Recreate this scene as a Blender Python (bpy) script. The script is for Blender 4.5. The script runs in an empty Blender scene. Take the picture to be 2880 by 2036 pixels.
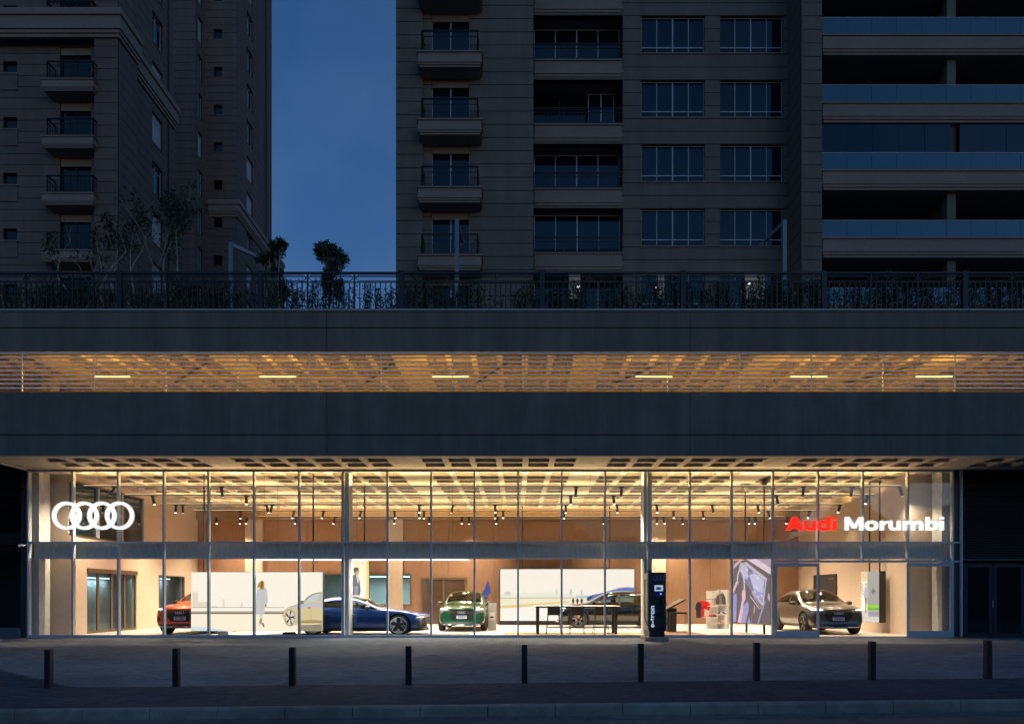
import bpy, bmesh, math, random
from mathutils import Vector, Matrix
from mathutils.bvhtree import BVHTree
R = math.radians
random.seed(7)
SC = bpy.context.scene
COL = SC.collection

# ------------------------------------------------------------------ camera, sky, exposure
F, D0, VX, VY, H = 1960.0, 23.9, 1452.0, 1675.0, 1.4      # focal length in photo pixels, distance to the glass, vanishing point, eye height
cam_d = bpy.data.cameras.new('camera'); cam = bpy.data.objects.new('camera', cam_d); COL.objects.link(cam)
cam.location = (0, -D0, H); cam.rotation_euler = (R(90), 0, 0)
cam_d.sensor_width = 36; cam_d.sensor_fit = 'HORIZONTAL'; cam_d.lens = 36*F/2880
cam_d.shift_x = (1440-VX)/2880; cam_d.shift_y = (VY-1018)/2880
cam_d.clip_end = 3000; SC.camera = cam

EXPO = 2.5; EX = 2**-EXPO                                # dusk exposure; lamps and glowing things are set in picture units times EX
world = bpy.data.worlds.new('World'); SC.world = world; world.use_nodes = True
wn, wl_ = world.node_tree.nodes, world.node_tree.links
bg = wn['Background']
sky = wn.new('ShaderNodeTexSky'); sky.sky_type = 'NISHITA'; sky.sun_disc = False
SUN_EL, SUN_ROT = -1.0, 150.0
sky.sun_elevation = R(SUN_EL); sky.sun_rotation = R(SUN_ROT)
sky.ozone_density = 3.0; sky.air_density = 1.0; sky.dust_density = 0.3
tint = wn.new('ShaderNodeMix'); tint.data_type = 'RGBA'; tint.blend_type = 'MULTIPLY'; tint.inputs[0].default_value = 1.0
tint.inputs[7].default_value = (0.60, 0.98, 1.0, 1)
wl_.new(sky.outputs[0], tint.inputs[6])
# thin veil of high cloud
tc = wn.new('ShaderNodeTexCoord'); ns = wn.new('ShaderNodeTexNoise'); ns.inputs['Scale'].default_value = 5.5; ns.inputs['Detail'].default_value = 4
rmp = wn.new('ShaderNodeValToRGB'); rmp.color_ramp.elements[0].position = .36; rmp.color_ramp.elements[1].position = .64
rmp.color_ramp.elements[0].color = (1, 1, 1, 1); rmp.color_ramp.elements[1].color = (1.55, 1.2, 1.1, 1)
cl = wn.new('ShaderNodeMix'); cl.data_type = 'RGBA'; cl.blend_type = 'MULTIPLY'; cl.inputs[0].default_value = 1.0
wl_.new(tc.outputs['Generated'], ns.inputs['Vector']); wl_.new(ns.outputs['Fac'], rmp.inputs[0])
wl_.new(tint.outputs[2], cl.inputs[6]); wl_.new(rmp.outputs[0], cl.inputs[7]); wl_.new(cl.outputs[2], bg.inputs[0])
bg.inputs[1].default_value = 0.86*EX
sun_d = bpy.data.lights.new('sun', 'SUN'); sun = bpy.data.objects.new('sun', sun_d); COL.objects.link(sun)
sun_d.energy = 0.02; sun_d.angle = R(20); sun_d.color = (.75, .85, 1.0)
sun.rotation_euler = (R(90-SUN_EL), 0, R(180-SUN_ROT)); sun.location = (0, -40, 40)
SC.view_settings.view_transform = 'Standard'; SC.view_settings.look = 'None'
SC.view_settings.exposure = EXPO; SC.view_settings.gamma = 1; SC.view_settings.use_curve_mapping = False
cy = SC.cycles
cy.use_denoising = True; cy.max_bounces = 5; cy.diffuse_bounces = 3; cy.glossy_bounces = 3; cy.transparent_max_bounces = 16
cy.transmission_bounces = 4; cy.caustics_reflective = False; cy.caustics_refractive = False; cy.sample_clamp_indirect = 3.0*EX
cy.use_light_tree = True

# ------------------------------------------------------------------ helpers
def S(Y): return F/(D0+Y)                       # photo pixels per metre at depth Y behind the glass line
def PX(px, Y): return (px-VX)/S(Y)
def PZ(py, Y): return H+(VY-py)/S(Y)

class MB:
    def __init__(s): s.v, s.f, s.m = [], [], []
    def quad(s, pts, m=0):
        n = len(s.v); s.v += [tuple(p) for p in pts]; s.f.append(tuple(range(n, n+len(pts)))); s.m.append(m); return s
    def box(s, x0, x1, y0, y1, z0, z1, m=0):
        if x1 < x0: x0, x1 = x1, x0
        if y1 < y0: y0, y1 = y1, y0
        if z1 < z0: z0, z1 = z1, z0
        n = len(s.v)
        s.v += [(x0,y0,z0),(x1,y0,z0),(x1,y1,z0),(x0,y1,z0),(x0,y0,z1),(x1,y0,z1),(x1,y1,z1),(x0,y1,z1)]
        for q in ((0,3,2,1),(4,5,6,7),(0,1,5,4),(1,2,6,5),(2,3,7,6),(3,0,4,7)):
            s.f.append(tuple(n+i for i in q)); s.m.append(m)
        return s
    def prism(s, poly, ax, a, b, m=0):
        """extrude a polygon along an axis: ax='y' poly is (x,z); ax='x' poly is (y,z); ax='z' poly is (x,y)"""
        def P(p, t): return (p[0], t, p[1]) if ax == 'y' else (t, p[0], p[1]) if ax == 'x' else (p[0], p[1], t)
        n, k = len(s.v), len(poly)
        s.v += [P(p, a) for p in poly]+[P(p, b) for p in poly]
        s.f.append(tuple(range(n, n+k))); s.f.append(tuple(range(n+2*k-1, n+k-1, -1))); s.m += [m, m]
        for i in range(k):
            j = (i+1) % k; s.f.append((n+i, n+k+i, n+k+j, n+j)); s.m.append(m)
        return s
    def tube(s, p0, p1, r0, r1=None, n=8, m=0, caps=True):
        r1 = r0 if r1 is None else r1
        p0, p1 = Vector(p0), Vector(p1); d = (p1-p0)
        if d.length < 1e-6: return s
        d.normalize(); a = d.orthogonal().normalized(); b = d.cross(a); k = len(s.v)
        for p, r in ((p0, r0), (p1, r1)):
            for i in range(n):
                t = 2*math.pi*i/n; s.v.append(tuple(p+a*(r*math.cos(t))+b*(r*math.sin(t))))
        for i in range(n):
            j = (i+1) % n; s.f.append((k+i, k+j, k+n+j, k+n+i)); s.m.append(m)
        if caps:
            s.f.append(tuple(range(k+n-1, k-1, -1))); s.f.append(tuple(range(k+n, k+2*n))); s.m += [m, m]
        return s
    def path(s, pts, r, n=6, m=0):
        for a, b in zip(pts[:-1], pts[1:]): s.tube(a, b, r, r, n, m)
        return s
    def lathe(s, prof, ax='x', c=(0,0,0), n=28, m=0):
        """revolve (t, r) pairs round an axis through c"""
        k = len(s.v)
        for t, r in prof:
            for i in range(n):
                a = 2*math.pi*i/n; u, w = r*math.cos(a), r*math.sin(a)
                p = (t, u, w) if ax == 'x' else (u, t, w) if ax == 'y' else (u, w, t)
                s.v.append((p[0]+c[0], p[1]+c[1], p[2]+c[2]))
        for j in range(len(prof)-1):
            for i in range(n):
                i2 = (i+1) % n; s.f.append((k+j*n+i, k+j*n+i2, k+(j+1)*n+i2, k+(j+1)*n+i)); s.m.append(m)
        return s
    def ring(s, cx, cz, r0, r1, y0, y1, n=48, m=0):
        k = len(s.v)
        for y in (y0, y1):
            for r in (r0, r1):
                for i in range(n):
                    a = 2*math.pi*i/n; s.v.append((cx+r*math.cos(a), y, cz+r*math.sin(a)))
        for i in range(n):
            j = (i+1) % n; A, B, C, D = k, k+n, k+2*n, k+3*n
            for q in ((A+i, A+j, B+j, B+i), (C+i, D+i, D+j, C+j), (A+i, C+i, C+j, A+j), (B+i, B+j, D+j, D+i)):
                s.f.append(q); s.m.append(m)
        return s

def wloc(o):
    v = Vector((0, 0, 0))
    while o is not None: v += o.location; o = o.parent
    return v
def obj(name, mb, mats, parent=None, smooth=False, label=None, kind=None, fix=True):
    me = bpy.data.meshes.new(name)
    off = wloc(parent) if parent is not None else Vector((0, 0, 0))
    me.from_pydata([(v[0]-off.x, v[1]-off.y, v[2]-off.z) for v in mb.v], [], mb.f)
    mats = mats if isinstance(mats, (list, tuple)) else [mats]
    for m in mats: me.materials.append(m)
    if len(mats) > 1: me.polygons.foreach_set('material_index', mb.m)
    if fix:
        bm = bmesh.new(); bm.from_mesh(me); bmesh.ops.recalc_face_normals(bm, faces=bm.faces); bm.to_mesh(me); bm.free()
    if smooth: me.polygons.foreach_set('use_smooth', [True]*len(me.polygons))
    me.update()
    o = bpy.data.objects.new(name, me); COL.objects.link(o); o.parent = parent
    if label: o['label'] = label
    if kind: o['kind'] = kind
    return o
def each(name, mb, mats, parent=None, **kw):
    """one object for every separate piece of the builder"""
    par = list(range(len(mb.v)))
    def find(i):
        while par[i] != i: par[i] = par[par[i]]; i = par[i]
        return i
    for f in mb.f:
        for i in f[1:]: par[find(i)] = find(f[0])
    groups = {}
    for f, m in zip(mb.f, mb.m): groups.setdefault(find(f[0]), []).append((f, m))
    out = []
    for fs in groups.values():
        b = MB(); idx = {}
        for f, m in fs:
            for i in f:
                if i not in idx: idx[i] = len(b.v); b.v.append(mb.v[i])
            b.f.append(tuple(idx[i] for i in f)); b.m.append(m)
        out.append(obj(name, b, mats, parent, **kw))
    return out
def tag(o, label=None, cat=None, group=None, kind=None):
    if label: o['label'] = label
    if cat: o['category'] = cat
    if group: o['group'] = group
    if kind: o['kind'] = kind
    return o
def thing(name, label, cat, loc=(0, 0, 0), group=None):
    o = bpy.data.objects.new(name, None); COL.objects.link(o); o.location = loc; o.empty_display_size = .1
    return tag(o, label, cat, group)
def struct(name, mb, m, parent=None, smooth=False):
    return obj(name, mb, m, parent, smooth, kind='structure')
def copy_tree(o, parent=None):
    c = o.copy(); COL.objects.link(c); c.parent = parent
    for ch in list(o.children): copy_tree(ch, c)
    return c
def dup(o, parent, loc):
    c = o.copy(); COL.objects.link(c); c.parent = parent; c.location = loc; return c
def lamp(name, kind, loc, energy, color, parent=None, **kw):
    d = bpy.data.lights.new(name, kind); d.energy = energy*EX; d.color = color
    rot = kw.pop('rot', None)
    for k, v in kw.items(): setattr(d, k, v)
    o = bpy.data.objects.new(name, d); COL.objects.link(o); o.parent = parent
    o.location = Vector(loc)-(wloc(parent) if parent else Vector((0, 0, 0)))
    if rot: o.rotation_euler = rot
    return o
ORD = ['first', 'second', 'third', 'fourth', 'fifth', 'sixth', 'seventh', 'eighth', 'ninth', 'tenth', 'eleventh', 'twelfth', 'thirteenth',
       'fourteenth', 'fifteenth', 'sixteenth', 'seventeenth', 'eighteenth', 'nineteenth', 'twentieth']

# ------------------------------------------------------------------ materials
def nodes(name):
    m = bpy.data.materials.new(name); m.use_nodes = True
    return m, m.node_tree.nodes, m.node_tree.links, m.node_tree.nodes['Principled BSDF']
def mat(name, col, rough=.6, metal=0., spec=.5, var=0., vscale=3., bump=0., bscale=60., coat=0., ior=1.5, island=0., stretch=None, grime=0., streak=0.):
    m, N, L, b = nodes(name)
    b.inputs['Base Color'].default_value = (*col, 1); b.inputs['Roughness'].default_value = rough; b.inputs['Metallic'].default_value = metal
    b.inputs['Specular IOR Level'].default_value = spec; b.inputs['Coat Weight'].default_value = coat; b.inputs['IOR'].default_value = ior
    if var or bump or island or grime or streak:
        t = N.new('ShaderNodeTexCoord'); vec = t.outputs['Object']
        if stretch:
            mp = N.new('ShaderNodeMapping'); mp.inputs['Scale'].default_value = stretch; L.new(vec, mp.inputs[0]); vec = mp.outputs[0]
    cur = None
    def mul(sock, lo, hi, pos=(.3, .7)):
        nonlocal cur
        r = N.new('ShaderNodeMapRange'); r.inputs[1].default_value = pos[0]; r.inputs[2].default_value = pos[1]
        r.inputs[3].default_value = lo; r.inputs[4].default_value = hi; L.new(sock, r.inputs[0])
        x = N.new('ShaderNodeMix'); x.data_type = 'RGBA'; x.blend_type = 'MULTIPLY'; x.inputs[0].default_value = 1
        if cur is None: x.inputs[6].default_value = (*col, 1)
        else: L.new(cur, x.inputs[6])
        c = N.new('ShaderNodeCombineColor')
        for i in range(3): L.new(r.outputs[0], c.inputs[i])
        L.new(c.outputs[0], x.inputs[7]); cur = x.outputs[2]
    if var:
        n = N.new('ShaderNodeTexNoise'); n.inputs['Scale'].default_value = vscale; n.inputs['Detail'].default_value = 6; n.inputs['Roughness'].default_value = .6
        L.new(vec, n.inputs['Vector']); mul(n.outputs['Fac'], 1-var, 1+var)
    if grime:
        n = N.new('ShaderNodeTexNoise'); n.inputs['Scale'].default_value = .35; n.inputs['Detail'].default_value = 8; n.inputs['Roughness'].default_value = .7
        L.new(vec, n.inputs['Vector']); mul(n.outputs['Fac'], 1-grime, 1+grime*.5, (.35, .65))
    if streak:                                   # rain streaks and panel-to-panel tone
        mp2 = N.new('ShaderNodeMapping'); mp2.inputs['Scale'].default_value = (2.2, 2.2, .16); L.new(t.outputs['Object'], mp2.inputs[0])
        n = N.new('ShaderNodeTexNoise'); n.inputs['Scale'].default_value = 1.0; n.inputs['Detail'].default_value = 7; n.inputs['Roughness'].default_value = .65
        L.new(mp2.outputs[0], n.inputs['Vector']); mul(n.outputs['Fac'], 1-streak, 1+streak*.5, (.35, .65))
    if island:
        g = N.new('ShaderNodeNewGeometry'); mul(g.outputs['Random Per Island'], 1-island, 1+island, (0, 1))
    if cur is not None: L.new(cur, b.inputs['Base Color'])
    if bump:
        n = N.new('ShaderNodeTexNoise'); n.inputs['Scale'].default_value = bscale; n.inputs['Detail'].default_value = 4
        L.new(vec, n.inputs['Vector'])
        bp = N.new('ShaderNodeBump'); bp.inputs['Strength'].default_value = bump; bp.inputs['Distance'].default_value = .01
        L.new(n.outputs['Fac'], bp.inputs['Height']); L.new(bp.outputs[0], b.inputs['Normal'])
    return m
def emit(name, col, strength):
    m, N, L, b = nodes(name); b.inputs['Base Color'].default_value = (.02, .02, .02, 1); b.inputs['Roughness'].default_value = .5
    b.inputs['Emission Color'].default_value = (*col, 1); b.inputs['Emission Strength'].default_value = strength*EX
    return m
def glass(name, tintc=(.93, .96, .95), refl=1.0, rough=.0, ior=1.5):
    """thin pane: see-through with a Fresnel reflection, both ways alike"""
    m, N, L, b = nodes(name); N.remove(b)
    tr = N.new('ShaderNodeBsdfTransparent'); tr.inputs[0].default_value = (*tintc, 1)
    gl = N.new('ShaderNodeBsdfGlossy'); gl.inputs['Roughness'].default_value = rough; gl.inputs[0].default_value = (refl, refl, refl, 1)
    fr = N.new('ShaderNodeFresnel'); ge = N.new('ShaderNodeNewGeometry'); mr = N.new('ShaderNodeMapRange')
    mr.inputs[3].default_value = ior; mr.inputs[4].default_value = 1/ior; L.new(ge.outputs['Backfacing'], mr.inputs[0]); L.new(mr.outputs[0], fr.inputs[0])   # same reflectance from both sides
    mx = N.new('ShaderNodeMixShader')
    L.new(fr.outputs[0], mx.inputs[0]); L.new(tr.outputs[0], mx.inputs[1]); L.new(gl.outputs[0], mx.inputs[2])
    L.new(mx.outputs[0], N['Material Output'].inputs[0]); return m

M = {}
M['concrete'] = mat('concrete', (.42, .38, .33), .8, var=.16, vscale=2.2, bump=.25, bscale=25, grime=.12)
M['board_concrete'] = mat('board_concrete', (.60, .60, .585), .8, var=.2, vscale=4, bump=.25, bscale=20, stretch=(3, 1, .6))
M['podium'] = mat('podium_render', (.22, .18, .15), .9, var=.07, vscale=1.2, bump=.2, bscale=140, grime=.14, streak=.2)
M['joint'] = mat('joint', (.05, .05, .05), .9)
M['coping'] = mat('coping', (.42, .41, .40), .6, var=.08)
M['tower_right'] = mat('tower_render_grey', (.20, .18, .15), .9, var=.06, vscale=.8, bump=.2, bscale=120, grime=.12, streak=.12)
M['tower_left'] = mat('tower_render_rose', (.185, .155, .135), .9, var=.06, vscale=.8, bump=.2, bscale=120, grime=.12, streak=.12)
M['groove'] = mat('groove', (.06, .055, .05), .9)
M['moulding'] = mat('moulding', (.30, .25, .21), .85, var=.06, grime=.1)
M['alu'] = mat('aluminium', (.54, .60, .66), .45, metal=.0, var=.05, vscale=8)
M['white_alu'] = mat('white_aluminium', (.52, .56, .60), .4, var=.03)
M['fence'] = mat('black_iron', (.016, .019, .024), .45, var=.1)
M['slat'] = mat('slat_white', (.9, .9, .9), .45, var=.05)
M['pane_dark'] = mat('window_glass', (.002, .013, .019), .04, ior=1.6, spec=.5)
M['rail_glass'] = mat('balustrade_glass', (.03, .105, .155), .12, ior=1.8, spec=.6)
M['glass'] = glass('shop_glass', (.95, .965, .955), .9)
M['inner_glass'] = glass('inner_glass', (.72, .78, .80), .9, ior=1.2)
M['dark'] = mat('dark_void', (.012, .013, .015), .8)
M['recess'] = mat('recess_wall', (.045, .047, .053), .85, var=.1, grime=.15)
M['dark_door'] = mat('dark_door', (.035, .04, .045), .4)
M['black'] = mat('black_metal', (.018, .018, .02), .4)
M['matte_black'] = mat('matte_black', (.012, .012, .013), .7)
M['floor'] = mat('showroom_floor', (.58, .53, .48), .35, var=.05, vscale=1.5)
M['wall_tan'] = mat('wall_tan', (.60, .475, .375), .75, var=.05, vscale=5, bump=.08, bscale=60)
M['wood'] = mat('wood_panel', (.235, .130, .078), .5, var=.14, vscale=3, stretch=(6, 6, .6))
M['wood_light'] = mat('wood_band', (.24, .15, .085), .6, var=.14, vscale=4, stretch=(6, 6, .6))
M['bronze'] = mat('bronze_frame', (.14, .10, .06), .4, metal=.5)
M['white'] = mat('white_paint', (.78, .76, .73), .5)
M['grey_panel'] = mat('grey_panel', (.42, .41, .40), .5)
M['rug_grey'] = mat('rug_grey', (.17, .155, .15), .95, bump=.3, bscale=200)
M['rug_tan'] = mat('rug_tan', (.36, .25, .14), .95, var=.08, bump=.3, bscale=200)
M['rug_brown'] = mat('rug_brown', (.20, .11, .07), .95, var=.08, bump=.3, bscale=200)
M['tyre'] = mat('tyre_rubber', (.02, .02, .02), .75)
M['rim_dark'] = mat('rim_dark', (.05, .05, .055), .3, metal=.7)
M['rim_bright'] = mat('rim_bright', (.75, .75, .76), .22, metal=.9)
M['chrome'] = mat('chrome', (.85, .85, .86), .12, metal=1.)
M['satin_chrome'] = mat('satin_chrome', (.9, .9, .9), .4, metal=.2)
M['smoked_glass'] = mat('smoked_glass', (.07, .045, .03), .1)
M['grille'] = mat('grille_black', (.015, .015, .017), .3)
M['trim'] = mat('trim_black', (.02, .02, .022), .35)
M['caliper'] = mat('caliper_orange', (.8, .22, .02), .4)
M['seat'] = mat('car_seat', (.05, .045, .04), .7)
M['car_glass'] = glass('car_glass', (.46, .50, .47), 1.0, ior=1.5)
M['headlight'] = emit('headlight_glow', (.92, .96, 1.0), 4.0)
M['head_lens'] = mat('headlight_lens', (.35, .36, .38), .1, metal=.6)
M['tail'] = emit('taillight', (1., .03, .015), 1.2)
M['plate'] = mat('plate_white', (.8, .8, .8), .5)
M['plate_blue'] = mat('plate_blue', (.02, .06, .45), .5)
M['ink'] = mat('ink_black', (.01, .01, .01), .6)
M['leaf'] = mat('leaf', (.05, .085, .03), .6, island=.5)
M['leaf_dark'] = mat('leaf_dark', (.03, .055, .022), .6, island=.5)
M['bark'] = mat('bark', (.36, .33, .29), .9, var=.2, vscale=9)
M['stem'] = mat('vine_stem', (.06, .05, .04), .9)
M['lamp_post'] = mat('lamp_post_steel', (.20, .25, .28), .45, metal=.3)
M['bollard'] = mat('bollard_black', (.014, .015, .018), .45, var=.15)
M['street'] = mat('asphalt', (.36, .28, .22), .9, spec=.1, var=.28, vscale=5, bump=.6, bscale=45, grime=.3)
M['gutter'] = mat('gutter_concrete', (.33, .26, .21), .9, spec=.1, var=.3, vscale=6, bump=.5, bscale=30, grime=.3)
M['kerb'] = mat('kerb_concrete', (.46, .36, .28), .9, spec=.1, var=.2, vscale=3, bump=.4, bscale=30, grime=.3)
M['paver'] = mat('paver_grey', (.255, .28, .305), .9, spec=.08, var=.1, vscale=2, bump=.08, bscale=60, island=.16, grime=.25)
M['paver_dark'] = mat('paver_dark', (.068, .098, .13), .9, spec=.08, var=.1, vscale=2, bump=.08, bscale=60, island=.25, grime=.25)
M['ground'] = mat('ground', (.09, .09, .09), .95, var=.2)
M['ring_light'] = emit('sign_white', (.95, 1., .97), 1.02)
M['red_light'] = emit('sign_red', (1., .012, .005), 1.6)
M['amber_tube'] = emit('amber_tube', (1., .55, .17), 2.6)
M['cool_tube'] = emit('cool_tube', (.7, .95, 1.), 3.5)
M['panel_light'] = emit('panel_light', (1., .95, .86), 2.6)
M['spot_glow'] = emit('spot_glow', (1., .86, .62), 9.0)
M['garage'] = mat('garage_concrete', (.42, .36, .28), .85, var=.12, vscale=2, grime=.15)
M['rib_dark'] = mat('garage_rib', (.55, .48, .40), .85, var=.12)
# ------------------------------------------------------------------ ground, road, pavements
YB, YK = -9.4, -12.3                                   # bollard line, kerb line
def zg(x, y):
    zb = -.41+.0098*x
    if y >= 0: return -.03
    if y >= YB: return -.03+(zb+.03)*(y/YB)
    return zb+.012*(y-YB)/(YK-YB)
def sheet(x0, x1, ys, dz, nx=12):
    b = MB()
    for i in range(nx):
        xa, xb = x0+(x1-x0)*i/nx, x0+(x1-x0)*(i+1)/nx
        for ya, yb in zip(ys[:-1], ys[1:]):
            b.quad([(xa, ya, zg(xa, ya)+dz), (xb, ya, zg(xb, ya)+dz), (xb, yb, zg(xb, yb)+dz), (xa, yb, zg(xa, yb)+dz)])
    return b
def brick_mat(name, col):
    m = mat(name, col, .9, spec=.08, var=.1, vscale=2, bump=0, grime=.25)
    N, L = m.node_tree.nodes, m.node_tree.links; b = N['Principled BSDF']
    t = N.new('ShaderNodeTexCoord'); br = N.new('ShaderNodeTexBrick'); br.inputs['Scale'].default_value = 1.0
    br.inputs['Brick Width'].default_value = .2; br.inputs['Row Height'].default_value = .1; br.inputs['Mortar Size'].default_value = .005
    br.inputs['Color1'].default_value = (1.15, 1.15, 1.15, 1); br.inputs['Color2'].default_value = (.82, .82, .82, 1); br.inputs['Mortar'].default_value = (.35, .35, .35, 1)
    L.new(t.outputs['Object'], br.inputs['Vector'])
    x = N.new('ShaderNodeMix'); x.data_type = 'RGBA'; x.blend_type = 'MULTIPLY'; x.inputs[0].default_value = 1
    L.new(b.inputs['Base Color'].links[0].from_socket, x.inputs[6]); L.new(br.outputs['Color'], x.inputs[7]); L.new(x.outputs[2], b.inputs['Base Color'])
    return m
M['paving_far'] = brick_mat('paving_far', (.218, .245, .275))
g = MB(); g.box(-900, 900, -900, 900, -1.6, -1.5); struct('ground', g, M['ground'])
M['bed'] = mat('sand_joint', (.13, .13, .13), .95)
forecourt = struct('forecourt', sheet(-26, 26, [0, -2.5, -4.7], 0, 20), M['paving_far'])
forecourt_bed = struct('forecourt_bed', sheet(-26, 26, [-4.7, -7, YB], -.006, 20), M['bed'])
sidewalk = struct('sidewalk', sheet(-26, 26, [YB, -10.9, YK], -.006, 20), M['bed'])
# pavers: the nearest ones as pieces, the rest as one field
def paver_rows(y0, y1):
    rows, y, k = [], y1, 0
    while y+.1 <= y0+1e-6:
        rows.append((y, k)); y += .1; k += 1
    return rows
pm = MB(); pm.box(-.098, .098, -.048, .048, -.03, 0)
paver_me = None; n_ind = 0
rnd = random.Random(3)
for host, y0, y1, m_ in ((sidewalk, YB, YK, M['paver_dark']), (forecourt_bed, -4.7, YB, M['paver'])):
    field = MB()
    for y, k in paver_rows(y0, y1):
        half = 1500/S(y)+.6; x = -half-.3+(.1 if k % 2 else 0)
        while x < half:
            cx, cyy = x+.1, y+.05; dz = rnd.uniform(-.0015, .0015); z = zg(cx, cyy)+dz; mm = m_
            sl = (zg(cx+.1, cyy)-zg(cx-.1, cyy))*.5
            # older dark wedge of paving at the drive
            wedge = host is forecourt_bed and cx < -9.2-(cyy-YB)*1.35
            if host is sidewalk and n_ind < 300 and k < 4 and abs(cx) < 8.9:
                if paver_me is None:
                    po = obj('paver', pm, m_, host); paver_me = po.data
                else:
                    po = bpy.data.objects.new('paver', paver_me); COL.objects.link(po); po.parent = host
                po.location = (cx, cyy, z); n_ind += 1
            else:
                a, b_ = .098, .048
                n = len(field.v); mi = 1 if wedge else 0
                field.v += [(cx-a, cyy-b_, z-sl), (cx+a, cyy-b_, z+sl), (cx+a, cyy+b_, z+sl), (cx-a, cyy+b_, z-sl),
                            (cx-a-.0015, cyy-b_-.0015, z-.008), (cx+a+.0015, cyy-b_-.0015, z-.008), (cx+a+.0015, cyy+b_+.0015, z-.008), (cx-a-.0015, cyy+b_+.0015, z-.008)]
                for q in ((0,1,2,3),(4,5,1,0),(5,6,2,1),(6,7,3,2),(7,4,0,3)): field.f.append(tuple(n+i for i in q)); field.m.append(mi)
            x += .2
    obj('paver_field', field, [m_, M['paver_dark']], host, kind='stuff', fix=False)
# kerb stones
kerb = struct('kerb_bed', MB().box(-26, 26, YK-.14, YK-.001, -1.4, -.75), M['joint'])
x = -9.35; i = 0
while x < 10.5:
    xa, xb = x+.006, x+1.104; za, zb_ = zg(xa, YK), zg(xb, YK)
    prof = lambda z: [(YK-.004, z-.5), (YK-.004, z+.004), (YK-.13, z+.004), (YK-.16, z-.028), (YK-.17, z-.5)]
    k = MB(); n = 0; pa, pb = prof(za), prof(zb_)
    k.v = [(xa, p[0], p[1]) for p in pa]+[(xb, p[0], p[1]) for p in pb]
    k.f = [(0,1,2,3,4), (9,8,7,6,5)]+[(j, 5+j, 5+(j+1) % 5, (j+1) % 5) for j in range(5)]; k.m = [0]*7
    obj('kerb_stone', k, M['kerb'], kerb); x += 1.11
def street_sheet(y0, y1, dz, nx=16):
    b = MB()
    for i in range(nx):
        xa, xb = -30+60*i/nx, -30+60*(i+1)/nx
        b.quad([(xa, y1, -.41+.0098*xa-.165+dz-.03*(y0-y1)*0), (xb, y1, -.41+.0098*xb-.165+dz), (xb, y0, -.41+.0098*xb-.165+dz), (xa, y0, -.41+.0098*xa-.165+dz)])
    return b
struct('street', street_sheet(YK-.16, -60, -.006), M['street'])
hl = MB(); rr0 = random.Random(5); hp = []
for i in range(81): hp.append((-160+4*i, 12+2*math.sin(i*.5)+1.5*math.sin(i*1.7+1)+rr0.uniform(-3, 3)))
for (xa, ha), (xb, hb_) in zip(hp[:-1], hp[1:]):
    hl.quad([(xa, -75, -1.5), (xb, -75, -1.5), (xb, -78, hb_), (xa, -78, ha)]); hl.quad([(xa, -78, ha), (xb, -78, hb_), (xb, -100, -1.5), (xa, -100, -1.5)])
struct('glow_block_ridge', hl, M['leaf_dark'])                    # added ridge out of view, blocks the horizon glow from the glass reflections
struct('gutter', street_sheet(YK-.165, YK-.52, 0), M['gutter'])

# ------------------------------------------------------------------ bollards
bm_ = MB().box(-.058, .058, -.058, .058, 0, .79).box(-.05, .05, -.05, .05, .79, .797)
BX = [140, 498, 824, 1150, 1475, 1801, 2126, 2450, 2775]
b0 = None
for i, px in enumerate(BX):
    x = PX(px, YB); z = zg(x, YB)-.004
    t = thing('bollard', 'black square steel bollard on the pavement edge, %s from the left of nine' % ORD[i], 'bollard', (x, YB-.03, z), 'bollards along the pavement')
    if b0 is None:
        p = obj('post', MB().box(-.058, .058, -.058, .058, 0, .79), M['bollard'], None); p.parent = t
        c = obj('cap', MB().box(-.052, .052, -.052, .052, .79, .798), M['bollard'], None); c.parent = t
        h_ = MB()
        for zz in (.68, .38): h_.box(-.0605, -.0585, -.02, .012, zz, zz+.045).box(.0585, .0605, -.02, .012, zz, zz+.045)
        b0 = t
        for h in each('fixing_slot', h_, M['ink'], None): h.parent = t
    else:
        for ch in list(b0.children): c = ch.copy(); COL.objects.link(c); c.parent = t

# ------------------------------------------------------------------ podium building: concrete fascia, garage opening, roof edge
YP = -2.5
zp = lambda py: PZ(py, YP)
Z_TOP, Z_OT, Z_OB, Z_BOT = zp(870), zp(989), zp(1101), zp(1281)
pod = thing('podium_building', 'long dark concrete podium with garage opening above the lit showroom', 'building', (0, YP, Z_BOT))
XL, XR = -26., 26.
vj = [XL, PX(919, YP), PX(1941, YP), XR]
for (z0, z1) in ((zp(920), Z_TOP-.06), (Z_OT, zp(923.5)), (zp(1221), Z_OB), (Z_BOT, zp(1224.5))):
    for a, b in zip(vj[:-1], vj[1:]):
        obj('wall_panel', MB().box(a+.008, b-.008, YP, YP+.12, z0, z1), M['podium'], pod)
core = MB().box(XL, XR, YP+.03, YP+.35, Z_OT+.005, Z_TOP-.065).box(XL, XR, YP+.03, YP+.35, Z_BOT+.005, Z_OB-.005)
obj('wall_core', core, M['joint'], pod)
obj('coping', MB().box(XL, XR, YP-.05, YP+.5, Z_TOP-.06, Z_TOP), M['coping'], pod)
obj('roof_deck', MB().box(XL, XR, YP+.36, 60, 9.62, 9.75), M['podium'], pod)

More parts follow.
